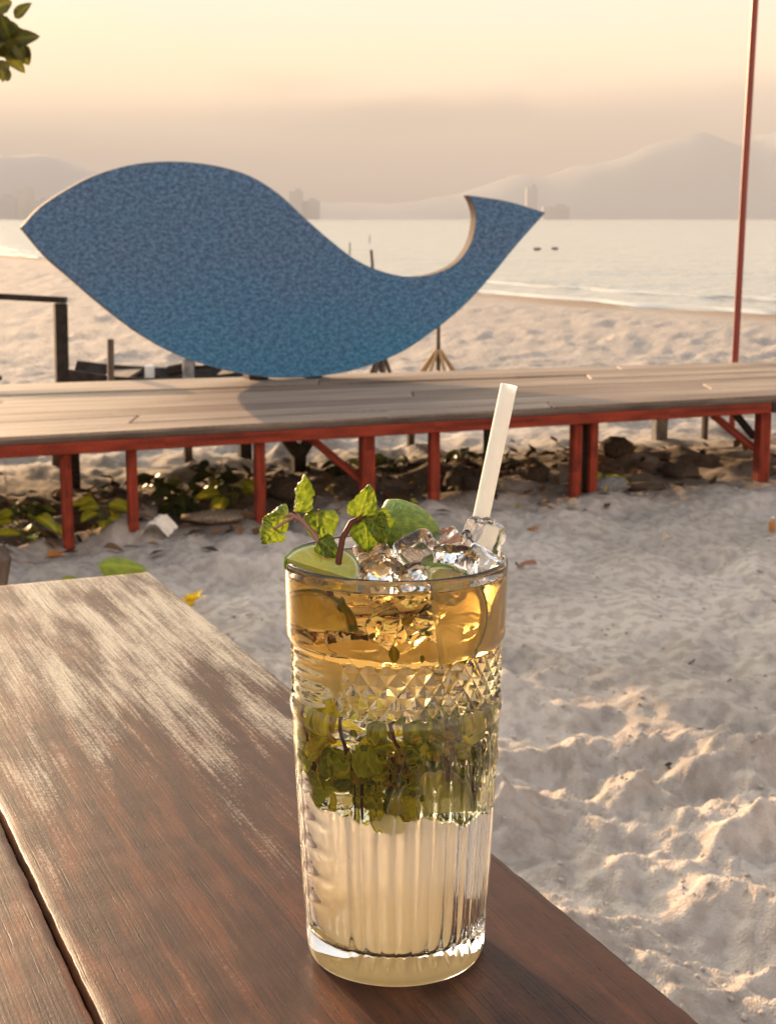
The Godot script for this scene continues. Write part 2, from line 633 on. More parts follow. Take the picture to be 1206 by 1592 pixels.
func water() -> void:
	var b := MB.new()
	var rows := []
	var nw := noise(41, 0.35, 4)
	var nl := noise(42, 0.05, 2)
	var angs := []
	var a := -80.0
	while a <= 80.0:
		angs.append(a)
		a += 0.5 if absf(a) < 20.0 else 2.0
	var d := 0.0
	var steps := [0.0]
	var st := 0.25
	while d < 9000.0:
		d += st
		st *= 1.035 if d < 120.0 else 1.35
		steps.append(d)
	for s: float in steps:
		var row := PackedVector3Array()
		for t: float in angs:
			var dx := sin(deg_to_rad(t))
			var dz := -cos(deg_to_rad(t))
			# walk out to the shore in this direction
			var r0 := 12.0
			for it in 24:
				var e := -dz * r0 - shore(dx * r0)
				r0 -= e * 0.45
				r0 = clampf(r0, 4.0, 160.0)
			var rr := r0 - 0.8 + s
			var p := Vector3(dx * rr, -0.085, dz * rr)
			if rr < 400.0:
				var k := smoothstep(0.3, 6.0, s)
				p.y += k * (nw.get_noise_2d(p.x * 0.5, p.z * 1.6) * 0.05 + 0.05 * sin(s * 1.1 + nl.get_noise_2d(p.x, p.z) * 9.0) * smoothstep(40.0, 4.0, s))
			row.append(p)
		rows.append(row)
	b.grid(rows)
	if b.n[10].y < 0.0: b.turned()
	struct("sea_water", b, M.sea)
	# broken line of foam where the last ripple runs out, and a second one behind it
	for line in [[0.15, 0.30, 61], [4.2, 0.16, 62]]:
		var f := MB.new()
		var nn := noise(line[2], 0.5, 3)
		var r1 := PackedVector3Array()
		var r2 := PackedVector3Array()
		var r3 := PackedVector3Array()
		var x := 12.0
		while x > -26.0:
			var z = -shore(x) - line[0] - 0.35 * nn.get_noise_1d(x * 1.7)
			var wd: float = line[1] * clampf(0.5 + nn.get_noise_1d(x * 2.2 + 50.0) * 1.2, 0.03, 1.0)
			r1.append(Vector3(x, -0.062, z))
			r2.append(Vector3(x, -0.02, z - wd * 0.4))
			r3.append(Vector3(x, -0.062, z - wd))
			x -= 0.16
		f.grid([r1, r2, r3])
		if f.n[3].y < 0.0: f.turned()
		var o := struct("surf_foam", f, M.foam)
		o.set_meta("kind", "stuff")

func hills() -> void:
	# heights as degrees above the horizon at points of the compass
	var az := [-75.0, -40.0, -22.0, -14.5, -12.5, -10.5, -8.0, -4.0, 0.0, 3.0, 4.8, 5.7, 7.2, 9.6, 11.4, 12.7, 13.6, 14.7, 20.0, 32.0, 50.0, 75.0]
	var el := [1.2, 2.2, 2.5, 2.15, 2.45, 1.8, 1.2, 0.7, 0.6, 1.0, 1.75, 1.55, 2.1, 2.65, 3.15, 2.65, 2.9, 3.3, 3.4, 2.6, 2.0, 1.0]
	var nz := noise(81, 0.004, 5)
	for layer in [1]:
		var b := MB.new()
		var rows := []
		var near := 2300.0 if layer == 0 else 3300.0
		for j in 9:
			var t := j / 8.0
			var row := PackedVector3Array()
			for k in 261:
				var d := -75.0 + 150.0 * k / 260.0
				var e := 0.0
				for s in az.size() - 1:
					if d >= az[s] and d <= az[s + 1]:
						var q: float = (d - az[s]) / (az[s + 1] - az[s])
						e = lerpf(el[s], el[s + 1], q)
				if layer == 0: e *= 0.42 + 0.25 * sin(d * 0.31 + 1.0)
				var rr := near + 900.0 * t
				var ridge := sin(PI * t)
				var p := Vector3(sin(deg_to_rad(d)) * rr, 0, -cos(deg_to_rad(d)) * rr)
				p.y = -4.0 + tan(deg_to_rad(e)) * (near + 450.0) * ridge * (1.0 + 0.14 * nz.get_noise_2d(p.x, p.z))
				row.append(p)
			rows.append(row)
		b.grid(rows)
		if b.n[4 * 261 + 100].y < 0.0: b.turned()
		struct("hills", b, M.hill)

# ---------------------------------------------------------------- deck
const DECK_TOP := 0.36
func deck_z(x: float, t: float) -> float:      # t 0 at the front edge, 1 at the back
	return lerpf(-5.405 - 0.42 * x, -6.99 - 0.30 * x, t)

func deck() -> void:
	var o := thing("wooden_deck", "long low deck of weathered boards on red painted legs behind the table", "deck")
	var b: MB
	var x0 := -2.6
	var x1 := 2.35
	var cuts := [0.0, 0.115, 0.235, 0.37, 0.49, 0.625, 0.745, 0.875, 1.0]
	for k in cuts.size() - 1:
		# each course is two boards end to end
		var joint: float = [0.62, -0.9, 1.35, 0.1, -1.5, 0.9, -0.3, 1.1][k]
		for half in 2:
			var xa: float = x0 if half == 0 else joint + 0.002
			var xb: float = joint - 0.002 if half == 0 else x1
			b = MB.new()
			var top := DECK_TOP + rng.randf_range(-0.003, 0.003)
			var g := 0.0055
			var c4 := []
			for q in [[xa, cuts[k], -g], [xb, cuts[k], -g], [xb, cuts[k + 1], g], [xa, cuts[k + 1], g]]:
				c4.append(Vector3(q[0], 0, deck_z(q[0], q[1]) + q[2]))
			var mid: Vector3 = (c4[0] + c4[2]) * 0.5
			mid.y = top - 0.013
			var lo := []
			var hi := []
			var inn := []
			for q: Vector3 in c4:
				lo.append(Vector3(q.x, top - 0.027, q.z))
				hi.append(Vector3(q.x, top - 0.004, q.z))
				var e := q.lerp(Vector3(mid.x, 0, mid.z), 0.0)
				e += Vector3(signf(mid.x - q.x), 0, signf(mid.z - q.z)) * 0.004
				inn.append(Vector3(e.x, top, e.z))
			var U := func(p: Vector3) -> Vector2: return Vector2((p.z + 0.36 * p.x) * 2.6 + k * 0.37, p.x * 0.42 + half * 0.5 + k * 0.21)
			var em := func(pts: Array) -> void:
				var us := []
				for p in pts: us.append(U.call(p))
				b.poly(pts, mid, us)
			em.call(inn)
			em.call(lo)
			for s in 4:
				var s2 := (s + 1) % 4
				em.call([lo[s], lo[s2], hi[s2], hi[s]])
				em.call([hi[s], hi[s2], inn[s2], inn[s]])
			part("board", b, M.board if (k * 2 + half) % 3 != 1 else M.board_dark, o)
	var F := func(x: float, y: float, back := 0.0) -> Vector3: return Vector3(x, y, -5.445 - 0.42 * x - back)
	var B := func(x: float, y: float, fwd := 0.0) -> Vector3: return Vector3(x, y, -6.90 - 0.30 * x + fwd)
	b = MB.new()
	b.bar(F.call(-2.6, 0.316, -0.062), F.call(1.53, 0.316, -0.062), 0.022, 0.040)
	part("red_beam", b, M.red, o)
	b = MB.new()
	b.bar(F.call(-2.6, 0.3465, -0.060), F.call(2.35, 0.3465, -0.060), 0.014, 0.0205)
	part("edge_strip", b, M.old_wood, o)
	b = MB.new()
	b.bar(F.call(1.534, 0.316, -0.062), F.call(2.35, 0.316, -0.062), 0.022, 0.040)
	part("dark_beam", b, M.dark, o)
	b = MB.new()
	b.bar(B.call(-2.6, 0.309), B.call(2.35, 0.309), 0.035, 0.046)
	part("back_beam", b, M.old_wood, o)
	for x: float in [-2.2, -1.35, -0.45, 0.45, 1.2, 2.0]:
		b = MB.new()
		b.bar(F.call(x, 0.307, 0.025), B.call(x, 0.307, 0.025), 0.035, 0.048)
		part("joist", b, M.old_wood, o)
	# front legs: x, half width, material
	for l in [[-1.92, 0.036, 0.0, "red"], [-1.078, 0.036, 0.0, "red"], [-0.872, 0.034, 0.0, "red"], [-0.452, 0.036, 0.0, "red"], [-0.077, 0.050, 0.0, "red"], [0.169, 0.038, 0.0, "red"], [0.380, 0.034, 0.05, "dark"], [0.720, 0.040, 0.0, "red"], [0.765, 0.036, 0.06, "dark"], [0.790, 0.034, 0.0, "red"], [1.518, 0.052, 0.0, "red"]]:
		b = MB.new()
		var p: Vector3 = F.call(l[0], 0.29, 0.002 + l[2])
		var foot := ground_at(p.x, p.z) - Vector3(0, 0.06, 0)
		b.bar(Vector3(p.x, 0.289, p.z), foot, l[1], l[1] * 0.9, 0.003, 3.0, Vector3.UP, Color.WHITE, Vector2(l[0], l[0] * 2.0))
		var fl := part("leg", b, M[l[3]], o)
		if l[0] == 0.765:
			var cs := MB.new()
			cs.block(Transform3D(Basis(Vector3.UP, 0.4), F.call(0.752, 0.06, 0.11)), Vector3(0.07, 0.20, 0.06), 0.006)
			part("concrete_sleeve", cs, M.concrete, fl)
	for l in [[-0.275, 0.288, -0.100, 0.125, 0.03, "red"], [1.300, 0.288, 1.492, 0.140, 0.03, "red"], [1.405, 0.288, 1.500, 0.180, 0.075, "dark"]]:
		b = MB.new()
		b.bar(F.call(l[0], l[1], l[4]), F.call(l[2], l[3], l[4]), 0.022, 0.028)
		part("brace", b, M[l[5]], o)
	# back legs
	for l in [[-1.435, 0.032, "old_wood"], [-1.25, 0.036, "dark"], [-0.885, 0.034, "old_wood"], [-0.64, 0.052, "dark"], [0.105, 0.030, "old_wood"], [1.31, 0.040, "old_wood"], [1.552, 0.026, "old_wood"], [2.0, 0.04, "old_wood"]]:
		b = MB.new()
		var p: Vector3 = B.call(l[0], 0.286, 0.01)
		if l[0] == -1.25: p.z += 0.55
		var foot := ground_at(p.x, p.z) - Vector3(0, 0.06, 0)
		b.bar(p, foot, l[1], l[1], 0.003, 3.0, Vector3.UP, Color.WHITE, Vector2(l[0], l[0] * 3.0))
		var lg := part("leg", b, M[l[2]], o)
		if l[0] == 1.31:
			var cs := MB.new()
			cs.block(Transform3D(Basis(Vector3.UP, 0.3), B.call(1.318, 0.07, 0.01)), Vector3(0.062, 0.26, 0.062), 0.006)
			part("concrete_sleeve", cs, M.concrete, lg)
	b = MB.new()
	b.bar(B.call(1.21, 0.286, 0.01), B.call(1.30, 0.175, 0.01), 0.024, 0.03)
	part("brace", b, M.old_wood, o)
	# forked post in the middle
	for l in [[-0.50, 0.286, -0.37, 0.10], [-0.25, 0.286, -0.37, 0.10], [-0.37, 0.115, -0.37, -0.08]]:
		b = MB.new()
		b.bar(Vector3(l[0], l[1], -6.31 - 0.3 * l[0]), Vector3(l[2], l[3], -6.31 - 0.3 * l[2] - (0.002 if l[0] < -0.4 else 0.0)), 0.052, 0.05)
		part("forked_post", b, M.dark, o)
	b = MB.new()
	b.bar(B.call(-0.62, 0.16, 0.05), B.call(-0.16, 0.19, 0.05), 0.03, 0.03)
	part("cross_rail", b, M.old_wood, o)

# closed curve through points, a few of them sharp
func smooth_outline(p: Array, sharp: Array, sub := 5) -> PackedVector2Array:
	var out := PackedVector2Array()
	var m := p.size()
	for k in m:
		var a: Vector2 = p[k]
		var b: Vector2 = p[(k + 1) % m]
		var pre: Vector2 = p[(k + m - 1) % m] if not sharp.has(k) else a - (b - a)
		var post: Vector2 = p[(k + 2) % m] if not sharp.has((k + 1) % m) else b + (b - a)
		for s in sub:
			out.append(a.cubic_interpolate(b, pre, post, float(s) / sub))
	return out

func whale() -> void:
	var pts := [Vector2(-1.183, 0.661), Vector2(-1.107, 0.739), Vector2(-1.0, 0.809), Vector2(-0.866, 0.875), Vector2(-0.702, 0.919), Vector2(-0.538, 0.931), Vector2(-0.372, 0.917), Vector2(-0.217, 0.876), Vector2(-0.088, 0.801), Vector2(0.028, 0.7), Vector2(0.146, 0.603), Vector2(0.266, 0.517), Vector2(0.389, 0.465), Vector2(0.513, 0.44), Vector2(0.64, 0.45), Vector2(0.752, 0.498), Vector2(0.821, 0.584), Vector2(0.846, 0.686), Vector2(0.835, 0.752), Vector2(0.81, 0.8), Vector2(1.007, 0.773), Vector2(1.199, 0.723), Vector2(1.06, 0.583), Vector2(0.914, 0.423), Vector2(0.785, 0.299), Vector2(0.641, 0.194), Vector2(0.483, 0.102), Vector2(0.295, 0.038), Vector2(0.142, 0.012), Vector2(-0.025, 0.004), Vector2(-0.188, 0.016), Vector2(-0.363, 0.056), Vector2(-0.533, 0.115), Vector2(-0.698, 0.208), Vector2(-0.858, 0.333), Vector2(-0.988, 0.45), Vector2(-1.09, 0.544)]
	var ol := smooth_outline(pts, [0, 19, 21])
	var o := thing("whale_cutout", "big blue sponge-painted whale cut-out standing on the deck", "sculpture", Vector3(-0.4, DECK_TOP + 0.004, -6.72))
	var dir := Vector3(0.9313, 0, -0.3644)
	o.basis = Basis(dir, Vector3.UP, dir.cross(Vector3.UP).normalized())
	var th := 0.03
	var inner := ol.duplicate()
	var cen := Vector2.ZERO
	for k in ol.size():
		var t := (ol[(k + 1) % ol.size()] - ol[(k + ol.size() - 1) % ol.size()]).normalized()
		var nn := Vector2(t.y, -t.x)     # outline runs clockwise: inside is to the right
		inner[k] = ol[k] + nn * 0.0015
	var tris := Geometry2D.triangulate_polygon(inner)
	var f := MB.new()
	for side in [1.0, -1.0]:
		var s := f.v.size()
		for p in inner: f.add(Vector3(p.x, p.y, th * side), Vector3(0, 0, side), Vector2((p.x + 1.25) / 2.5, 1.0 - p.y / 1.0))
		for k in range(0, tris.size(), 3):
			var a := inner[tris[k]]
			var b2 := inner[tris[k + 1]]
			var c2 := inner[tris[k + 2]]
			var ccw := (b2 - a).cross(c2 - a) > 0.0
			if ccw == (side > 0.0): f.i.append_array([s + tris[k], s + tris[k + 1], s + tris[k + 2]])
			else: f.i.append_array([s + tris[k], s + tris[k + 2], s + tris[k + 1]])
	part("painted_panel", f, M.whale, o)
	var e := MB.new()
	var rows := [PackedVector3Array(), PackedVector3Array(), PackedVector3Array(), PackedVector3Array()]
	for k in ol.size():
		rows[0].append(Vector3(inner[k].x, inner[k].y, th))
		rows[1].append(Vector3(ol[k].x, ol[k].y, th - 0.0015))
		rows[2].append(Vector3(ol[k].x, ol[k].y, -th + 0.0015))
		rows[3].append(Vector3(inner[k].x, inner[k].y, -th))
	for r in 3:
		for k in ol.size():
			var k2 := (k + 1) % ol.size()
			e.poly([rows[r][k], rows[r][k2], rows[r + 1][k2], rows[r + 1][k]], (rows[r][k] + rows[r + 1][k2]) * 0.5 + Vector3(inner[k].x - ol[k].x, inner[k].y - ol[k].y, 0) * 20.0)
	part("plywood_edge", e, M.ply_edge, o)
	for x: float in [-0.17, 0.08]:
		var br := MB.new()
		br.block(Transform3D(Basis(), Vector3(x, 0.012, -0.085)), Vector3(0.09, 0.03, 0.10), 0.003)
		part("foot_block", br, M.old_wood, o)

# ---------------------------------------------------------------- table
const TABLE_TOP := 0.78
func table() -> void:
	var o := thing("plank_table", "brown varnished plank table under the glass, top worn pale with the far sheen painted in", "table", Vector3(-0.1935, TABLE_TOP, -1.1939))
	# local z runs from the far end towards the camera along the edge, local x to the right edge (planks lie at negative x)
	var zl := Vector3(0.3987, 0, 0.9171)
	o.basis = Basis(Vector3.UP.cross(zl).normalized(), Vector3.UP, zl)
	var th := 0.036
	var ln := 1.55
	var edges := [0.0, -0.1965, -0.3995, -0.602]
	for k in 3:
		var b := MB.new()
		var xr: float = edges[k] - (0.0 if k == 0 else 0.0006)
		var xl: float = edges[k + 1] + 0.0006
		var z0: float = [0.0, 0.007, -0.004][k]
		var nz := noise(300 + k, 9.0, 4)
		var rows := []
		var uvs := []
		var steps := 240
		# cross-section swept along the length, with edges a little uneven and rounded
		var inside := func(t: float, e: float) -> float: return e * (0.0004 * nz.get_noise_1d(t * 5.0 + e * 40.0) + 0.00022 * nz.get_noise_1d(t * 45.0 - e * 9.0))
		for s in steps + 1:
			var t := ln * s / steps
			var row := PackedVector3Array()
			var ur := PackedVector2Array()
			var er: float = xr + inside.call(t, 1.0)
			var e_l: float = xl + inside.call(t, -1.0)
			var sec := [Vector2(er, -th), Vector2(er, -0.006), Vector2(er - 0.0003, -0.003), Vector2(er - 0.0008, -0.0009), Vector2(er - 0.0018, -0.0002), Vector2(er - 0.005, 0.0), Vector2(lerpf(er, e_l, 0.35), 0.0), Vector2(lerpf(er, e_l, 0.65), 0.0), Vector2(e_l + 0.006, 0.0), Vector2(e_l + 0.0016, -0.0002), Vector2(e_l + 0.0007, -0.0009), Vector2(e_l, -0.004), Vector2(e_l, -th)]
			for q: Vector2 in sec:
				var dip := -0.0012 * (1.0 - smoothstep(0.0, 0.006, t))
				row.append(Vector3(q.x, q.y + dip + (0.0004 * nz.get_noise_2d(q.x * 14.0, t * 9.0) if q.y > -0.002 else 0.0), z0 + t))
				var across: float = (xr - q.x) / 0.2
				ur.append(Vector2(1.0 - across if k != 1 else across, pingpong(t / 0.92 + [0.0, 0.06, 0.2][k], 1.0)))
			rows.append(row)
			uvs.append(ur)
		b.grid(rows, false, [], uvs)
		if b.n[6 + 13 * 5].y < 0.0: b.turned()
		for s in [0, steps]:
			var ring: PackedVector3Array = rows[s]
			var pts := []
			var us := []
			for q in ring:
				pts.append(q)
				us.append(Vector2((xr - q.x) / 0.2, 0.02 + q.y * 2.0))
			b.poly(pts, Vector3((xr + xl) * 0.5, -0.018, z0 + ln * 0.5), us)
		b.poly([Vector3(xr, -th, z0), Vector3(xl, -th, z0), Vector3(xl, -th, z0 + ln), Vector3(xr, -th, z0 + ln)], Vector3((xr + xl) * 0.5, 0, z0 + 0.5))
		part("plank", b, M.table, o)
	for z: float in [0.14, 1.38]:
		var b := MB.new()
		b.bar(Vector3(-0.03, -th - 0.031, z), Vector3(-0.57, -th - 0.031, z), 0.04, 0.06)
		part("cross_bar", b, M.table_leg, o)
		for x: float in [-0.07, -0.53]:
			var l := MB.new()
			l.bar(Vector3(x, -th - 0.063, z), Vector3(x, -TABLE_TOP - 0.05, z), 0.055, 0.055)
			part("leg", l, M.table_leg, o)

# ---------------------------------------------------------------- things behind the deck
func behind_deck() -> void:
	var b := MB.new()
	var o := thing("metal_frame", "dark square-tube frame behind the deck at the left edge", "frame")
	b.bar(Vector3(-1.645, -0.05, -7.6), Vector3(-1.632, 0.645, -7.6), 0.062, 0.062)
	part("post", b, M.dark, o)
	b = MB.new()
	b.bar(Vector3(-1.603, 0.662, -7.6), Vector3(-3.1, 0.735, -7.75), 0.05, 0.03)
	part("top_rail", b, M.dark, o)
	b = MB.new()
	b.bar(Vector3(-3.05, -0.05, -7.73), Vector3(-3.05, 0.71, -7.73), 0.062, 0.062)
	part("post", b, M.dark, o)
	b = MB.new()
	b.bar(Vector3(-1.475, -0.1, -8.0), Vector3(-1.462, 0.437, -8.0), 0.032, 0.032)
	single("thin_post", b, M.old_wood, "thin brown post in the sand just right of the dark frame", "post")
	b = MB.new()
	b.bar(Vector3(-2.6, 0.375, -6.6), Vector3(-1.70, 0.372, -6.62), 0.09, 0.022)
	single("loose_plank", b, M.dark, "short black plank lying on the back of the deck at far left", "plank")
	# red pole
	b = MB.new()
	b.tube([Vector3(1.728, -0.2, -7.56), Vector3(1.739, 1.2, -7.56), Vector3(1.763, 2.75, -7.56)], [0.017, 0.017, 0.016], 14)
	var pole := mat(lin(0.25, 0.028, 0.018), 0.4)
	pole.albedo_texture = noise_tex(241, 0.02, lin(0.6, 0.6, 0.6), lin(1, 1, 1))
	single("red_pole", b, pole, "tall thin dark red pole rising behind the deck on the right", "pole")
	# dinghy
	o = thing("dinghy", "small dark rowing boat pulled up on the sand behind the whale", "boat", Vector3(-1.22, 0.0, -8.9))
	var rows := []
	for k in 13:
		var t := k / 12.0
		var wd := 0.34 * pow(sin(PI * clampf(0.18 + t * 0.80, 0, 1)), 0.6)
		var sheer := 0.17 + 0.10 * pow(absf(t - 0.45) * 1.6, 2.0)
		var row := PackedVector3Array()
		for q in [[-1.0, 1.0], [-0.9, 0.5], [-0.55, 0.1], [0.0, 0.0], [0.55, 0.1], [0.9, 0.5], [1.0, 1.0], [0.86, 0.98], [0.75, 0.5], [0.45, 0.2], [0.0, 0.12], [-0.45, 0.2], [-0.75, 0.5], [-0.86, 0.98]]:
			row.append(Vector3((t - 0.5) * 1.3, -0.02 + sheer * q[1] + 0.02, wd * q[0]))
		if k == 0 or k == 12:
			var e := PackedVector3Array(); e.resize(14); e.fill(Vector3((t - 0.5) * 1.3, 0.1, 0))
			if k == 0: rows.append(e)
			rows.append(row)
			if k == 12: rows.append(e)
		else: rows.append(row)
	b = MB.new()
	b.grid(rows, true)
	b.outward()
	part("hull", b, M.dark, o)
	for x: float in [-0.35, 0.3]:
		b = MB.new()
		b.block(Transform3D(Basis(), Vector3(x, 0.155, 0)), Vector3(0.16, 0.02, 0.56), 0.003)
		part("thwart", b, M.old_wood, o)
	b = MB.new()
	b.block(Transform3D(Basis(), Vector3(-0.14, 0.20, 0.27)), Vector3(0.05, 0.075, 0.05), 0.006)
	part("white_cleat", b, mat(lin(0.7, 0.68, 0.64), 0.6), o)
	b = MB.new()
	b.block(Transform3D(Basis(Vector3.BACK, 0.2), Vector3(0.03, 0.215, 0.20)), Vector3(0.16, 0.06, 0.10), 0.012)
	b.bar(Vector3(0.11, 0.22, 0.20), Vector3(0.32, 0.235, 0.22), 0.02, 0.02)
	part("small_engine", b, M.dark, o)
	b = MB.new()
	b.bar(Vector3(0.09, 0.08, 0.34), Vector3(0.09, 0.285, 0.34), 0.06, 0.035)
	part("mooring_post", b, M.concrete, o)
	# splayed stands
	for l in [[0.352, -10.6, 0.62, 0.0, "wooden pole on a splayed straw-brown foot, right of the whale's belly", 0.26], [-0.05, -10.6, 0.86, -0.066, "taller leaning pole on a dark splayed foot partly hidden by the whale", 0.15]]:
		o = thing("pole_stand", l[4], "stand", Vector3(l[0], sand_h(l[0], l[1]), l[1]), "pole stands on the beach behind the deck")
		b = MB.new()
		b.tube([Vector3(0, 0.02, 0), Vector3(l[3] * 0.5, l[2] * 0.5, 0), Vector3(l[3], l[2], 0)], [0.016, 0.014, 0.010], 8)
		part("pole", b, M.old_wood, o)
		for k in 7:
			var a := TAU * k / 7.0 + 0.3
			b = MB.new()
			b.bar(Vector3(cos(a) * 0.015, 0.16, sin(a) * 0.015), Vector3(cos(a) * l[5] * 0.5, 0.0, sin(a) * l[5] * 0.5), 0.022, 0.018)
			part("foot", b, M.straw_wood if l[3] == 0.0 else M.old_wood, o)

# ---------------------------------------------------------------- leaves and plants
var n_leaf := noise(77, 1.0, 3)
# a leaf from o along d with its face towards nrm
func leaf(b: MB, o: Vector3, d: Vector3, nrm: Vector3, ln: float, wd: float, curl: float, cup: float, quilt: float, teeth: float, ca: Vector3, cb: Vector3, sd: int, nt := 15, ns := 11, round_tip := 1.0) -> void:
	d = d.normalized()
	var side := d.cross(nrm).normalized()
	nrm = side.cross(d).normalized()
	var r := RandomNumberGenerator.new()
	r.seed = sd
	var tone := r.randf_range(-0.12, 0.12)
	var wob := r.randf_range(0.0, TAU)
	var rows := []
	var cols := []
	for k in nt:
		var t := float(k) / (nt - 1)
		var w: float = wd * 0.5 * pow(maxf(sin(PI * pow(t, 0.72 * round_tip)), 0.0), 0.75 if ns < 20 else 0.58) + 0.00001
		if t < 0.04: w = wd * 0.04
		var bend := curl * t
		var row := PackedVector3Array()
		var cr := PackedColorArray()
		# arc along the midrib
		var cx := 0.0
		var cy := 0.0
		if absf(curl) > 0.01:
			cx = sin(bend) / curl; cy = -(1.0 - cos(bend)) / curl
		else: cx = t
		var tang := d * cos(bend) - nrm * sin(bend)
		var up := nrm * cos(bend) + d * sin(bend)
		for j in ns:
			var s := 2.0 * j / (ns - 1) - 1.0
			var as_ := absf(s)
			var ph := t * 5.0 - as_ * as_ * 1.1 - as_ * 0.5
			var vein := absf(sin(PI * ph))
			var mid := smoothstep(0.0, 0.22, as_)
			var crease := n_leaf.get_noise_3d(t * 3.2 + sd * 7.7, s * 2.6, sd * 1.3)
			var q := quilt * (vein * mid * 0.7 + crease * 1.1) * (1.0 - 0.4 * as_) * ln
			var edge := teeth * w * (0.5 + 0.5 * sin(t * 52.0)) * pow(as_, 6.0)
			var wave := 0.06 * ln * as_ * as_ * sin(t * 9.0 + wob + s * 1.5)
			var p := o + (d * cx + nrm * cy) * ln + side * (s * w - signf(s) * edge) + up * (q + cup * w * as_ * as_ + wave * quilt * 12.0) - tang * (as_ * as_ * 0.06 * ln * sin(PI * t))
			row.append(p)
			var c := ca.lerp(cb, clampf(0.5 + tone * 2.0 + 0.30 * (vein - 0.6) + 0.6 * crease - 0.25 * as_, 0, 1))
			c = c.lerp(cb * 1.35, (1.0 - smoothstep(0.0, 0.08, as_)) * 0.6 + 0.28 * (1.0 - smoothstep(0.0, 0.25, vein)) * mid)
			cr.append(Color(c.x, c.y, c.z))
		rows.append(row)
		cols.append(cr)
	b.grid(rows, false, cols)

const MINT_A := Vector3(0.075, 0.125, 0.008)
const MINT_B := Vector3(0.25, 0.30, 0.028)

func weed(called: String, label: String, at: Vector3, size: float, count: int, ca: Vector3, cb: Vector3, sd: int) -> void:
	var o := thing(called, label, "plant", at, "weeds growing under the deck")
	var r := RandomNumberGenerator.new()
	r.seed = sd
	var st := MB.new()
	for k in count:
		var a := TAU * k / count + r.randf_range(-0.4, 0.4)
		var out := Vector3(cos(a), 0, sin(a))
		var top := out * size * r.randf_range(0.15, 0.5) + Vector3(0, size * r.randf_range(0.3, 0.85), 0)
		st.tube([Vector3(0, -0.03, 0), top * 0.5 + Vector3(0, 0.1 * size, 0), top], [0.004, 0.003, 0.002], 5)
		var l := MB.new()
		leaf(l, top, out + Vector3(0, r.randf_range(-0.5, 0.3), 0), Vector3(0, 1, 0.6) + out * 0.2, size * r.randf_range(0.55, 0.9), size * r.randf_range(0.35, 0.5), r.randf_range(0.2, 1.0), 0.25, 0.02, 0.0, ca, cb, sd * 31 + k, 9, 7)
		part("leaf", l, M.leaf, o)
	part("stem", st, M.stem_green, o)

func pebble(b: MB, at: Vector3, s: Vector3, sd: int, turn := 0.0) -> void:
	var nz := noise(sd, 1.1, 3)
	var rows := []
	for j in 9:
		var th := PI * j / 8.0
		var row := PackedVector3Array()
		for k in 14:
			var ph := TAU * k / 14.0
			var d := Vector3(sin(th) * cos(ph), cos(th), sin(th) * sin(ph))
			row.append(at + ((d * (1.0 + 0.38 * nz.get_noise_3dv(d * 1.3))) * s).rotated(Vector3.UP, turn))
		rows.append(row)
	var s0 := b.i.size()
	var t := MB.new()
	t.grid(rows, true)
	t.outward()
	var off := b.v.size()
	b.v.append_array(t.v); b.n.append_array(t.n); b.uv.append_array(t.uv); b.c.append_array(t.c)
	for q in t.i: b.i.append(q + off)

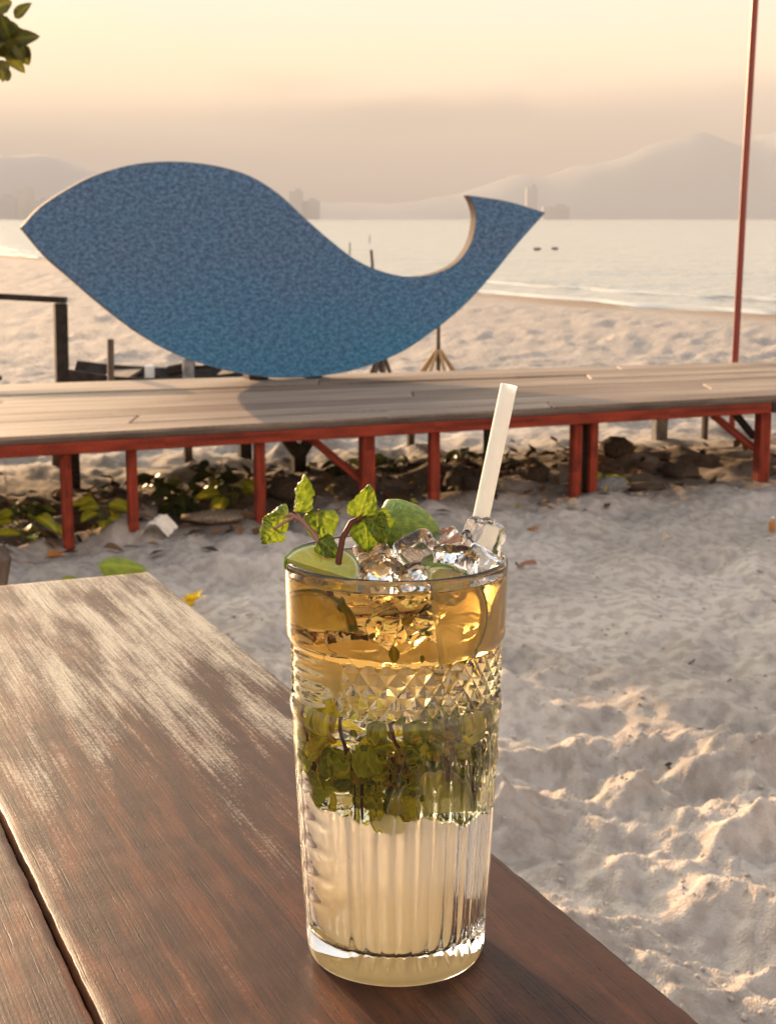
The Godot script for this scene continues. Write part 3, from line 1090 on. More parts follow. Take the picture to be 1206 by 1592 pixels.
func under_deck() -> void:
	var rz := func(x: float, back: float) -> float: return -5.45 - 0.42 * x - back
	var spots := [
		[-1.22, 0.10, 0.13, "yellow-green broad-leaved weed at the foot of the leftmost deck legs", true],
		[-0.98, 0.10, 0.12, "bright yellow-green weed between the two left red legs", true],
		[-1.30, 0.45, 0.14, "dark weed far under the left end of the deck", false],
		[-0.76, 0.35, 0.17, "dark green bushy weed right of the second red leg", false],
		[-0.66, 0.50, 0.16, "dark weed at the back of the shady heap, left of the short dark leg", false],
		[-0.58, 0.30, 0.14, "dark weed just left of the third red leg", true],
		[-0.86, 0.55, 0.15, "dark weed behind the second red leg", false],
		[-0.20, 0.62, 0.13, "small weed by the forked post", false],
		[0.02, 0.75, 0.13, "sprawling weed behind the thick red leg", false],
		[0.30, 0.72, 0.11, "low green weed in the middle of the soil ridge", false],
		[0.86, 0.12, 0.09, "thin grassy weed right of the paired red legs", true]]
	var k := 0
	for s in spots:
		var z: float = rz.call(s[0], s[1])
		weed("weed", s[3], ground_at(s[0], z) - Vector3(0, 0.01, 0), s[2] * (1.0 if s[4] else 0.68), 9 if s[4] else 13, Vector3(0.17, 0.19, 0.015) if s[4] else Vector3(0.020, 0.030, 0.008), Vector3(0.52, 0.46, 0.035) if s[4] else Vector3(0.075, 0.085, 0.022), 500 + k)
		k += 1
	# clods and stones in the ridge of soil
	var names := ["flat dark stone at the right end of the soil ridge", "rounded grey stone beside the paired red legs", "small clod behind the paired red legs", "brown clod under the middle of the deck", "broad clod left of the straw under the deck", "reddish clod at the right of the soil ridge", "low clod near the concrete sleeve", "dark clod under the third red leg", "flat pale slab lying left of the third red leg"]
	var at := [[1.02, 0.03, 0.075, 0.022], [0.86, 0.03, 0.08, 0.045], [0.60, 0.3, 0.06, 0.045], [0.28, 0.32, 0.09, 0.05], [0.34, 0.18, 0.07, 0.045], [1.2, 0.2, 0.10, 0.04], [0.98, 0.55, 0.08, 0.05], [-0.36, 0.35, 0.11, 0.05], [-0.60, 0.12, 0.13, 0.02]]
	for j in names.size():
		var b := MB.new()
		pebble(b, Vector3.ZERO, Vector3(at[j][2], at[j][3], at[j][2] * 0.7), 600 + j, 0.4 * j)
		var z: float = rz.call(at[j][0], at[j][1])
		single("stone" if j in [0, 1, 8] else "soil_clod", b, M.slab if j == 8 else (M.stone if j == 1 else M.soil), names[j], "stone" if j in [0, 1, 8] else "clod", ground_at(at[j][0], z) + Vector3(0, at[j][3] * 0.4, 0), "stones and clods under the deck")
	# litter: nobody could count it
	var r := RandomNumberGenerator.new()
	r.seed = 77
	var lb := MB.new()
	for j in 900:
		var x := r.randf_range(-2.2, 1.9)
		var z: float = rz.call(x, r.randfn(0.45, 0.33))
		if r.randf() < smoothstep(0.3, 1.6, x) * 0.75: continue
		var p := ground_at(x, z) + Vector3(0, 0.012, 0)
		var s := r.randf_range(0.012, 0.045)
		var d := Vector3(r.randf_range(-1, 1), r.randf_range(-0.3, 0.5), r.randf_range(-1, 1)).normalized()
		var q := d.cross(Vector3(r.randf_range(-0.5, 0.5), 1, r.randf_range(-0.5, 0.5))).normalized() * 0.5
		var up := q.cross(d) * r.randf_range(0.1, 0.4)
		var cl := Vector3(0.05, 0.03, 0.018).lerp(Vector3(0.24, 0.12, 0.05), pow(r.randf(), 2.0))
		if r.randf() < 0.1: cl = Vector3(0.30, 0.24, 0.04)
		var cc := Color(cl.x, cl.y, cl.z)
		var pts := [p - d * s, p + q * s + up * s, p + d * s, p - q * s + up * s]
		lb.poly([pts[0], pts[1], pts[2]], p - Vector3(0, 5, 0), [], cc)
		lb.poly([pts[0], pts[2], pts[3]], p - Vector3(0, 5, 0), [], cc)
	var o := MeshInstance3D.new()
	o.mesh = lb.mesh(M.litter)
	o.name = "leaf_litter"
	add_child(o)
	tag(o, "brown dead leaves strewn over the soil under the deck", "leaf litter")
	o.set_meta("kind", "stuff")

func on_sand() -> void:
	# dry leaves lying on the open sand
	var spots := [[-0.93, -4.83, 0.07, "curled brown leaf on the sand in front of the left deck legs", 0], [0.30, -4.75, 0.10, "dark brown pod lying on the sand behind the straw", 1], [0.46, -4.55, 0.07, "reddish leaf on the sand right of the straw", 2], [0.40, -4.58, 0.05, "small black leaf beside the reddish leaf", 1], [0.56, -2.92, 0.035, "tiny dark leaf on the sand right of the glass", 1], [0.95, -5.0, 0.05, "pale dry leaf in front of the right end of the soil ridge", 3], [0.52, -5.15, 0.06, "orange dry leaf glowing near the straw under the deck", 4], [-1.12, -4.85, 0.09, "orange dry leaf by the leftmost red leg", 4], [-1.30, -4.75, 0.08, "russet leaf at the left edge in front of the deck", 2]]
	var cs := [Vector3(0.16, 0.075, 0.03), Vector3(0.05, 0.028, 0.018), Vector3(0.34, 0.15, 0.09), Vector3(0.5, 0.40, 0.3), Vector3(0.55, 0.22, 0.06)]
	for k in spots.size():
		var s = spots[k]
		var b := MB.new()
		var a := k * 1.7
		leaf(b, Vector3.ZERO, Vector3(cos(a), 0.1, sin(a)), Vector3(0.2, 1, 0.3), s[2], s[2] * 0.5, 0.7, 0.5, 0.02, 0.0, cs[s[4]] * 0.8, cs[s[4]] * 1.2, 700 + k, 9, 7)
		single("dry_leaf", b, M.leaf, s[3], "leaf", ground_at(s[0], s[1]) + Vector3(0, 0.008, 0), "dry leaves lying on the sand")
	# big green leaf showing past the table end, and a small one
	var g := MB.new()
	leaf(g, Vector3(-0.075, 0.0, 0.01), Vector3(1, 0.05, -0.05), Vector3(0, 0.75, 0.65), 0.15, 0.085, 0.5, -0.35, 0.008, 0.0, Vector3(0.16, 0.20, 0.012), Vector3(0.36, 0.42, 0.03), 801, 13, 9)
	single("green_leaf", g, M.leaf, "large fresh green leaf on the sand just past the far end of the table", "leaf", ground_at(-0.80, -4.47) + Vector3(0, 0.062, 0))
	g = MB.new()
	leaf(g, Vector3(-0.025, 0.0, 0), Vector3(1, 0.1, 0), Vector3(0, 0.7, 0.7), 0.055, 0.035, 0.4, -0.3, 0.01, 0.0, Vector3(0.16, 0.17, 0.012), Vector3(0.36, 0.36, 0.03), 802, 9, 7)
	single("green_leaf", g, M.leaf, "small yellow-green leaf left of the large one at the table's far end", "leaf", ground_at(-0.955, -4.42) + Vector3(0, 0.05, 0))
	# yellow blossom
	var fl := thing("yellow_blossom", "fallen bright yellow blossom on the sand beside the table edge", "flower", ground_at(-0.552, -4.16) + Vector3(0, 0.02, 0))
	for k in 5:
		var p := MB.new()
		var a := TAU * k / 5.0 + 0.4
		leaf(p, Vector3(0, 0.012, 0), Vector3(cos(a), 0.8 + 0.5 * sin(k * 2.0), sin(a)), Vector3(cos(a), -0.7, sin(a)) * -1.0, 0.045, 0.036, 0.6, 0.3, 0.01, 0.0, Vector3(0.75, 0.46, 0.01), Vector3(0.85, 0.60, 0.03), 810 + k, 8, 7, 0.8)
		part("petal", p, M.leaf, fl)
	var cup := MB.new()
	cup.tube([Vector3(-0.06, -0.01, 0.01), Vector3(-0.025, 0.0, 0.005), Vector3(0, 0.014, 0)], [0.005, 0.009, 0.014], 8)
	part("calyx", cup, mat(lin(0.6, 0.42, 0.02), 0.6), fl)
	# crumpled paper
	var pp := MB.new()
	var rows := []
	var nz := noise(830, 14.0, 3)
	for j in 9:
		var row := PackedVector3Array()
		for k in 9:
			var x := (k / 8.0 - 0.5) * 0.10
			var y := (j / 8.0) * 0.085
			var arch := 0.05 * sin(PI * k / 8.0)
			row.append(Vector3(x + 0.03 * (j / 8.0), arch * 0.9 + y * 0.25 + 0.012 * nz.get_noise_2d(x * 3.0, y * 3.0), -y * 0.7 + 0.012 * nz.get_noise_2d(x * 3.0 + 4.0, y * 3.0)))
		rows.append(row)
	pp.grid(rows)
	var back := MB.new()
	single("crumpled_paper", pp, mat(lin(0.74, 0.66, 0.56), 0.85), "folded scrap of white paper on the sand right of the second red leg", "paper", ground_at(-0.80, -5.03) + Vector3(0, 0.005, 0))
	# small amber bottle at the right edge
	var bo := thing("plastic_bottle", "little clear bottle with amber rest lying on the sand at the right edge", "bottle", ground_at(1.345, -5.2) + Vector3(0, 0.03, 0))
	var bm := MB.new()
	bm.tube([Vector3(0, -0.02, 0), Vector3(0, -0.017, 0), Vector3(0, 0.012, 0), Vector3(0.002, 0.02, 0), Vector3(0.003, 0.026, 0)], [0.009, 0.011, 0.011, 0.005, 0.005], 12)
	part("body", bm, mat(lin(0.42, 0.17, 0.04), 0.3), bo)
	bm = MB.new()
	bm.tube([Vector3(0.003, 0.0265, 0), Vector3(0.004, 0.032, 0)], [0.006, 0.006], 12)
	part("cap", bm, mat(lin(0.75, 0.7, 0.62), 0.5), bo)
	bm = MB.new()
	pebble(bm, Vector3.ZERO, Vector3(0.018, 0.016, 0.012), 840)
	single("bottle_cap", bm, mat(lin(0.06, 0.20, 0.32), 0.5), "tiny blue scrap of plastic beside the third red leg", "scrap", ground_at(-0.41, -5.33) + Vector3(0, 0.02, 0))
	# weathered timber at the left, past the table end
	bm = MB.new()
	bm.bar(Vector3(-0.62, -0.12, -1.66), Vector3(-0.437, 0.715, -1.60), 0.055, 0.055, 0.012, 3.0)
	single("leaning_timber", bm, M.old_wood, "dark leaning timber end at the left edge beyond the table", "post")

# crumbs of sand and bits of shell and twig: nobody could count them
func crumbs() -> void:
	var r := RandomNumberGenerator.new()
	r.seed = 1234
	for kind in 2:
		var lump := MB.new()
		if kind == 0: pebble(lump, Vector3.ZERO, Vector3(1.0, 0.7, 0.85), 881)
		else: lump.bar(Vector3(-1, 0, 0), Vector3(1, 0.1, 0), 0.35, 0.25, 0.08)
		var mm := MultiMesh.new()
		mm.transform_format = MultiMesh.TRANSFORM_3D
		mm.use_colors = true
		mm.mesh = lump.mesh(M.litter)
		mm.instance_count = 5200 if kind == 0 else 420
		for k in mm.instance_count:
			var d := lerpf(1.5, 6.0, pow(r.randf(), 1.3))
			var a := deg_to_rad(r.randf_range(-24.0, 24.0))
			var p := ground_at(sin(a) * d, -cos(a) * d)
			var sz := 0.0018 + 0.0042 * pow(r.randf(), 4.0)
			if kind == 1: sz = 0.003 + 0.012 * pow(r.randf(), 3.0)
			var bs := Basis.from_euler(Vector3(r.randf_range(-0.4, 0.4), r.randf_range(0, TAU), r.randf_range(-0.4, 0.4))).scaled(Vector3.ONE * sz)
			mm.set_instance_transform(k, Transform3D(bs, p + Vector3(0, sz * 0.3, 0)))
			var c := Vector3(0.46, 0.395, 0.34) * r.randf_range(0.75, 1.1)
			if kind == 1: c = Vector3(0.07, 0.045, 0.03).lerp(Vector3(0.55, 0.48, 0.40), pow(r.randf(), 2.0))
			mm.set_instance_color(k, Color(c.x, c.y, c.z))
		var o := MultiMeshInstance3D.new()
		o.multimesh = mm
		o.name = "sand_crumbs" if kind == 0 else "beach_debris"
		add_child(o)
		tag(o, "little crumbs of damp sand scattered over the beach" if kind == 0 else "bits of twig and shell scattered over the beach", "sand" if kind == 0 else "debris")
		o.set_meta("kind", "stuff")

func tree_branch() -> void:
	var o := thing("tree", "tree whose leafy green branch tip hangs in at the upper left corner", "tree", Vector3(-2.692, 0.01, -4.2))
	var b := MB.new()
	b.tube([Vector3(0, -0.1, 0), Vector3(0.05, 0.6, 0), Vector3(0.0, 1.2, 0.05), Vector3(0.1, 1.9, 0.05), Vector3(0.05, 2.6, 0.0)], [0.09, 0.075, 0.065, 0.05, 0.03], 12)
	part("trunk", b, M.old_wood, o)
	var path := [Vector3(0.06, 1.7, 0.05), Vector3(0.5, 1.82, 0.1), Vector3(1.0, 1.74, 0.15), Vector3(1.45, 1.60, 0.19), Vector3(1.76, 1.47, 0.2)]
	b = MB.new()
	b.tube(path, [0.03, 0.022, 0.014, 0.008, 0.003], 8)
	var br := part("branch", b, M.old_wood, o)
	var r := RandomNumberGenerator.new()
	r.seed = 909
	for k in 170:
		var t := lerpf(0.6, 1.0, pow(r.randf(), 0.5))
		var f := t * 3.999
		var s := int(f)
		var p: Vector3 = path[s].lerp(path[s + 1], f - s)
		p += Vector3(r.randf_range(-0.05, 0.0), r.randf_range(-0.035, 0.075), r.randf_range(-0.07, 0.07))
		var d := Vector3(r.randf_range(-0.5, 1.0), r.randf_range(-1.0, 0.7), r.randf_range(-0.9, 0.9)).normalized()
		var l := MB.new()
		leaf(l, p + d * 0.012, d, Vector3(r.randf_range(-0.6, 0.6), r.randf_range(-0.2, 0.8), 1), r.randf_range(0.05, 0.075), r.randf_range(0.034, 0.046), r.randf_range(0.1, 0.9), 0.2, 0.01, 0.0, Vector3(0.025, 0.032, 0.004), Vector3(0.12, 0.11, 0.008), 920 + k, 9, 7)
		part("leaf", l, M.leaf, br)

func far_things() -> void:
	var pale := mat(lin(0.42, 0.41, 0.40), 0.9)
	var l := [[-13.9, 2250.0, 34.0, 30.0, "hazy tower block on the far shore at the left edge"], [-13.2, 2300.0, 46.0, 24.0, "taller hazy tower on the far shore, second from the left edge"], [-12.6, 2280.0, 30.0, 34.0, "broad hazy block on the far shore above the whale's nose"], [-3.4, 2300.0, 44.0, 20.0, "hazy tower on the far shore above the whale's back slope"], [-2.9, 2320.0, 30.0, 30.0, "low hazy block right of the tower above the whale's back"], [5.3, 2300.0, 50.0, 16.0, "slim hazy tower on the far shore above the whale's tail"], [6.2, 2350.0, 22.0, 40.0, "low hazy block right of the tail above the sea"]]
	for k in l.size():
		var a: float = deg_to_rad(l[k][0])
		var o := thing("tower_block", l[k][4], "building", Vector3(sin(a) * l[k][1], -3.0, -cos(a) * l[k][1]), "hazy buildings on the far shore")
		var b := MB.new()
		b.block(Transform3D(Basis(), Vector3(0, l[k][2] * 0.5, 0)), Vector3(l[k][3], l[k][2], 20.0), 0.3)
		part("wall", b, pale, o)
		b = MB.new()
		b.block(Transform3D(Basis(), Vector3(l[k][3] * 0.15, l[k][2] + 2.0, 0)), Vector3(l[k][3] * 0.4, 4.0, 9.0), 0.3)
		part("roof", b, pale, o)
	# floats and a marker post in the shallow water
	for f in [[5.55, 56.0, 0.16, "left of the two small grey floats in the shallows right of the tail"], [6.2, 57.0, 0.14, "right of the two small grey floats in the shallows right of the tail"]]:
		var a: float = deg_to_rad(f[0])
		var b := MB.new()
		pebble(b, Vector3.ZERO, Vector3(f[2], 0.06, 0.10), 860)
		single("float", b, M.concrete, f[3], "float", Vector3(sin(a) * f[1], -0.02, -cos(a) * f[1]), "floats in the shallow water")
	for f in [[-1.45, 50.0, 0.30, "thin marker post in the water above the dip of the whale's back"], [-0.7, 75.0, 0.25, "faint second marker post further out in the water"]]:
		var a: float = deg_to_rad(f[0])
		var b := MB.new()
		b.tube([Vector3(0, -0.8, 0), Vector3(0.03, f[2], 0)], [0.03, 0.02], 8)
		single("marker_post", b, M.old_wood, f[3], "post", Vector3(sin(a) * f[1], 0, -cos(a) * f[1]), "marker posts in the shallow water")

# ---------------------------------------------------------------- the drink
const G := Vector3(0.003, 0.7804, -0.549)      # middle of the glass foot on the table

func prof(h: float) -> float:        # outer radius in mm at height h in mm
	var hs := [0.0, 0.6, 1.8, 4.0, 7.0, 30.0, 51.4, 82.9, 96.5, 98.3, 100.2, 102.2, 104.0, 105.0, 124.8, 125.6, 127.2, 129.0, 140.0, 154.0, 155.6, 156.6]
	var rs := [32.4, 33.4, 34.0, 34.4, 34.7, 36.2, 37.4, 38.8, 39.3, 39.8, 40.2, 40.1, 39.5, 38.9, 39.1, 39.6, 40.7, 41.1, 41.3, 41.6, 41.4, 40.9]
	for k in range(1, hs.size()):
		if h <= hs[k]: return lerpf(rs[k - 1], rs[k], (h - hs[k - 1]) / (hs[k] - hs[k - 1]))
	return rs[-1]

func inner(h: float) -> float:
	var hs := [10.2, 10.6, 12.0, 15.0, 22.0, 96.0, 106.0, 124.0, 130.0, 154.0, 156.0]
	var rs := [26.0, 28.5, 30.2, 31.2, 31.9, 35.6, 35.7, 36.2, 38.2, 39.1, 39.6]
	for k in range(1, hs.size()):
		if h <= hs[k]: return lerpf(rs[k - 1], rs[k], clampf((h - hs[k - 1]) / (hs[k] - hs[k - 1]), 0, 1))
	return rs[-1]

const NF := 36
func panel(ph: float) -> float:      # 1 inside the plain stepped panel left of the front
	var d := rad_to_deg(ph)          # 0 faces the camera, negative is left
	return smoothstep(-82.0, -74.0, d) * (1.0 - smoothstep(-33.0, -25.0, d))

func outer_r(ph: float, h: float) -> float:
	var r := prof(h)
	var pn := panel(ph)
	var f := absf(fposmod(ph * NF / TAU, 1.0) - 0.5) * 2.0     # 0 in the hollow, 1 on the ridge
	if h < 97.0 and pn < 1.0:
		var top := 95.0 - 7.0 * (1.0 - pow(1.0 - f, 1.5))
		var bot := 5.0 + 5.0 * (1.0 - pow(1.0 - f, 1.5))
		var fade := smoothstep(top, top - 5.0, h) * smoothstep(bot, bot + 5.0, h)
		r -= (1.0 - pn) * fade * 1.6 * (1.0 - f * f)
	var d2 := rad_to_deg(ph)
	pn = smoothstep(-78.0, -70.0, d2) * (1.0 - smoothstep(-46.0, -34.0, d2))
	if pn > 0.0 and h < 95.0:
		for g: float in [28.0, 39.0, 50.0, 61.0, 72.0, 83.0]:
			var x := (h - g) / 1.9
			if absf(x) < 3.0: r += pn * 0.45 * exp(-x * x)
	if pn > 0.0 and h > 105.0 and h < 125.0:
		for g: float in [108.5, 113.3, 118.1, 122.6]:
			var x := (h - g) / 1.3
			if absf(x) < 3.0: r += pn * 0.5 * exp(-x * x)
	return r

func drinking_glass() -> void:
	var seg := NF * 12
	var b := MB.new()
	var hs := []
	var h := 0.0
	for q in [0.0, 0.3, 0.6, 1.1, 1.8, 2.8, 4.0]: hs.append(q)
	h = 5.0
	while h < 96.0:
		hs.append(h)
		h += 0.75
	for q in [96.5, 97.4, 98.3, 99.2, 100.2, 101.2, 102.2, 103.1, 104.0, 104.6]: hs.append(q)
	# diamond band goes between; its own rows, flat facets
	var pz := 8.6
	var z0 := 105.0
	var nd := 28
	var z1 := z0 + pz * nd / 12.0
	var upper := []
	for q in [z1 + 0.3, 125.6, 126.2, 127.2, 128.2, 129.0, 132.0, 136.0, 140.0, 145.0, 150.0, 154.0, 154.9, 155.6, 156.2, 156.6]: upper.append(q)
	var ring := func(hh: float, extra := 0.0) -> PackedVector3Array:
		var row := PackedVector3Array()
		for k in seg:
			var ph := TAU * k / seg - PI
			var r: float = (outer_r(ph, hh) + extra) * 0.001
			row.append(Vector3(sin(ph) * r, hh * 0.001, cos(ph) * r))
		return row
	var rows := []
	var dot := PackedVector3Array(); dot.resize(seg); dot.fill(Vector3(0, 0.0016, 0))
	rows.append(dot)
	for k in [[22.0, 1.4], [29.5, 0.8], [31.5, 0.1]]:
		var row := PackedVector3Array()
		for j in seg:
			var ph := TAU * j / seg - PI
			row.append(Vector3(sin(ph) * k[0], k[1], cos(ph) * k[0]) * 0.001)
		rows.append(row)
	for q: float in hs: rows.append(ring.call(q))
	# first and last rows of the band
	var band := []
	for j in nd + 1:
		var row := PackedVector3Array()
		var hh := z0 + pz * j / 12.0
		for k in seg:
			var ph := TAU * k / seg - PI
			var u := k / 12.0
			var v := j / 12.0 + 0.2
			var ta := absf(fposmod(u + (j / 12.0) , 1.0) - 0.5)
			var tb := absf(fposmod(u - (j / 12.0) , 1.0) - 0.5)
			var dia := 1.0 - 2.0 * maxf(ta, tb)       # 0 in the grooves, 1 on the points
			var r := outer_r(ph, hh) + (1.0 - panel(ph)) * (dia * 1.75 - 0.95)
			row.append(Vector3(sin(ph) * r * 0.001, hh * 0.001, cos(ph) * r * 0.001))
		band.append(row)
	rows.append(band[0])
	b.grid(rows, true)
	for j in nd:
		for k in seg:
			var k2 := (k + 1) % seg
			var A: Vector3 = band[j][k]
			var B: Vector3 = band[j][k2]
			var C: Vector3 = band[j + 1][k2]
			var D: Vector3 = band[j + 1][k]
			var tris := [[A, B, C], [A, C, D]]
			if posmod(k + j + 1, 12) == 0 or posmod(k + j + 1, 12) == 6 : tris = [[A, B, D], [B, C, D]]
			if posmod(k - j, 12) == 0: tris = [[A, B, C], [A, C, D]]
			for t in tris:
				var nr: Vector3 = (t[1] - t[0]).cross(t[2] - t[0]).normalized()
				var s := b.v.size()
				for p in t: b.add(p, nr)
				b.i.append_array([s, s + 1, s + 2])
	var up := [band[nd]]
	for q: float in upper: up.append(ring.call(q))
	# over the rim and down inside
	var inn := func(r: float, hh: float) -> PackedVector3Array:
		var row := PackedVector3Array()
		for k in seg:
			var ph := TAU * k / seg - PI
			row.append(Vector3(sin(ph) * r, hh, cos(ph) * r) * 0.001)
		return row
	up.append(inn.call(40.5, 156.75))
	up.append(inn.call(40.0, 156.6))
	up.append(inn.call(39.5, 155.9))
	for q: float in [154.0, 150.0, 145.0, 140.0, 135.0, 130.0, 128.0, 126.0, 124.0, 118.0, 112.0, 106.0, 96.0, 84.0, 72.0, 60.0, 48.0, 36.0, 22.0, 18.0, 15.0, 13.2, 12.0, 11.2, 10.6, 10.3, 10.2]: up.append(inn.call(inner(q), q))
	up.append(inn.call(16.0, 10.15))
	up.append(inn.call(0.0, 10.1))
	b.grid(up, true)
	b.outward()
	single("drinking_glass", b, M.glass, "tall clear cut glass with diamond band and fluted sides holding the drink", "glass", G)

var n_cloud := noise(333, 1.1, 3)
func cloud_edge(ph: float) -> float:      # how much higher or lower the cloudy layer ends at this side, mm
	return 1.5 - 4.0 * sin(ph) + 4.2 * n_cloud.get_noise_2d(sin(ph) * 1.6, cos(ph) * 1.6)

# solid turned about the glass's axis: [height, radius, colour]
func lathe(rows_in: Array, seg := 96) -> MB:
	var rows := []
	var cols := []
	for q in rows_in:
		var row := PackedVector3Array()
		var cr := PackedColorArray()
		for k in seg:
			var ph := TAU * k / seg
			var w: float = q[3] if q.size() > 3 else 0.0
			row.append(Vector3(sin(ph) * q[1], q[0] + w * cloud_edge(ph), cos(ph) * q[1]) * 0.001)
			cr.append(q[2])
		rows.append(row)
		cols.append(cr)
	var b := MB.new()
	b.grid(rows, true, cols)
	b.outward()
	return b

const LEVEL := 151.5
func liquid() -> void:
	var o := thing("cocktail", "layered iced cocktail, amber above and cloudy cream below, filling the glass", "drink", G)
	# clear layer
	var amber := Color(1.0, 0.58, 0.13)
	var mid := Color(0.99, 0.88, 0.54)
	var low := Color(0.98, 0.93, 0.68)
	var lo := 64.0
	var prs := [[lo + 1.5, 0.0, low, 0.3], [lo + 1.0, 20.0, low, 0.6], [lo, inner(lo) + 0.1, low, 1.0]]
	for h: float in [65.0, 69.0, 74.0, 80.0, 86.0, 92.0, 96.0, 101.0, 106.0, 110.0, 114.0, 118.0, 122.0, 124.0, 126.0, 128.0, 130.0, 134.0, 138.0, 142.0, 146.0, 149.0, 151.0]:
		var c := low.lerp(mid, smoothstep(70.0, 108.0, h)).lerp(amber, smoothstep(112.0, 132.0, h))
		prs.append([h, inner(h) + 0.2, c, 1.0 - smoothstep(65.0, 84.0, h)])
	prs.append([LEVEL + 0.4, inner(LEVEL) + 0.2, amber])
	prs.append([LEVEL - 0.4, inner(LEVEL) - 1.2, amber])
	prs.append([LEVEL - 0.9, inner(LEVEL) - 3.5, amber])
	prs.append([LEVEL - 1.0, 15.0, amber])
	prs.append([LEVEL - 1.0, 0.0, amber])
	part("amber_layer", lathe(prs), M.liquid, o)
	# cloudy layer, thinning out upwards
	var white := Color(0.985, 0.98, 0.95)
	var cream := Color(0.985, 0.955, 0.87)
	var peach := Color(0.985, 0.86, 0.60)
	var yellow := Color(0.98, 0.89, 0.56)
	var cl := [[9.9, 0.0, yellow], [9.9, 24.0, yellow], [9.95, 27.0, yellow], [10.8, 28.6, yellow]]
	var haze := Color(0.95, 0.92, 0.79)
	for h: float in [11.4, 12.6, 14.0, 17.0, 22.0, 27.0, 32.0, 37.0, 42.0, 47.0, 52.0, 56.0, 59.0, 61.5, 63.3]:
		var c := yellow.lerp(peach, smoothstep(11.0, 20.0, h)).lerp(cream, smoothstep(28.0, 46.0, h)).lerp(white, smoothstep(40.0, 56.0, h)).lerp(haze, smoothstep(58.0, 64.0, h))
		cl.append([h, inner(h) - 0.35, c, smoothstep(38.0, 62.0, h)])
	cl.append([63.8, inner(64.0) - 0.5, haze, 1.0])
	cl.append([64.6, 20.0, haze, 0.6])
	cl.append([65.1, 0.0, haze, 0.3])
	for q in cl:
		q[2].a = 0.68 - 0.16 * smoothstep(54.0, 64.0, q[0]) if q[0] > 11.5 else 0.95
	part("cloudy_layer", lathe(cl), M.milky, o)

func ice(at: Vector3, size: Vector3, rot: Vector3, m: Material, label: String, sd: int, power := 4.5) -> void:
	var nz := noise(sd, 1.6, 3)
	var rows := []
	for j in 25:
		var th := PI * j / 24.0
		var row := PackedVector3Array()
		for k in 36:
			var ph := TAU * k / 36.0
			var d := Vector3(sin(th) * cos(ph), cos(th), sin(th) * sin(ph))
			var l := pow(pow(absf(d.x), power) + pow(absf(d.y), power) + pow(absf(d.z), power), -1.0 / power)
			var p := d * l
			p *= 1.0 + 0.07 * nz.get_noise_3dv(p * 1.0)
			p.y -= 0.22 * maxf(0.0, 1.0 - Vector2(p.x, p.z).length_squared() * 1.8) * maxf(p.y, 0.0)
			row.append(p * size * 0.0005)
		rows.append(row)
	var b := MB.new()
	b.grid(rows, true)
	b.outward()
	var o := single("ice_cube", b, m, label, "ice cube", G + at * 0.001, "ice cubes in the drink")
	o.rotation_degrees = rot

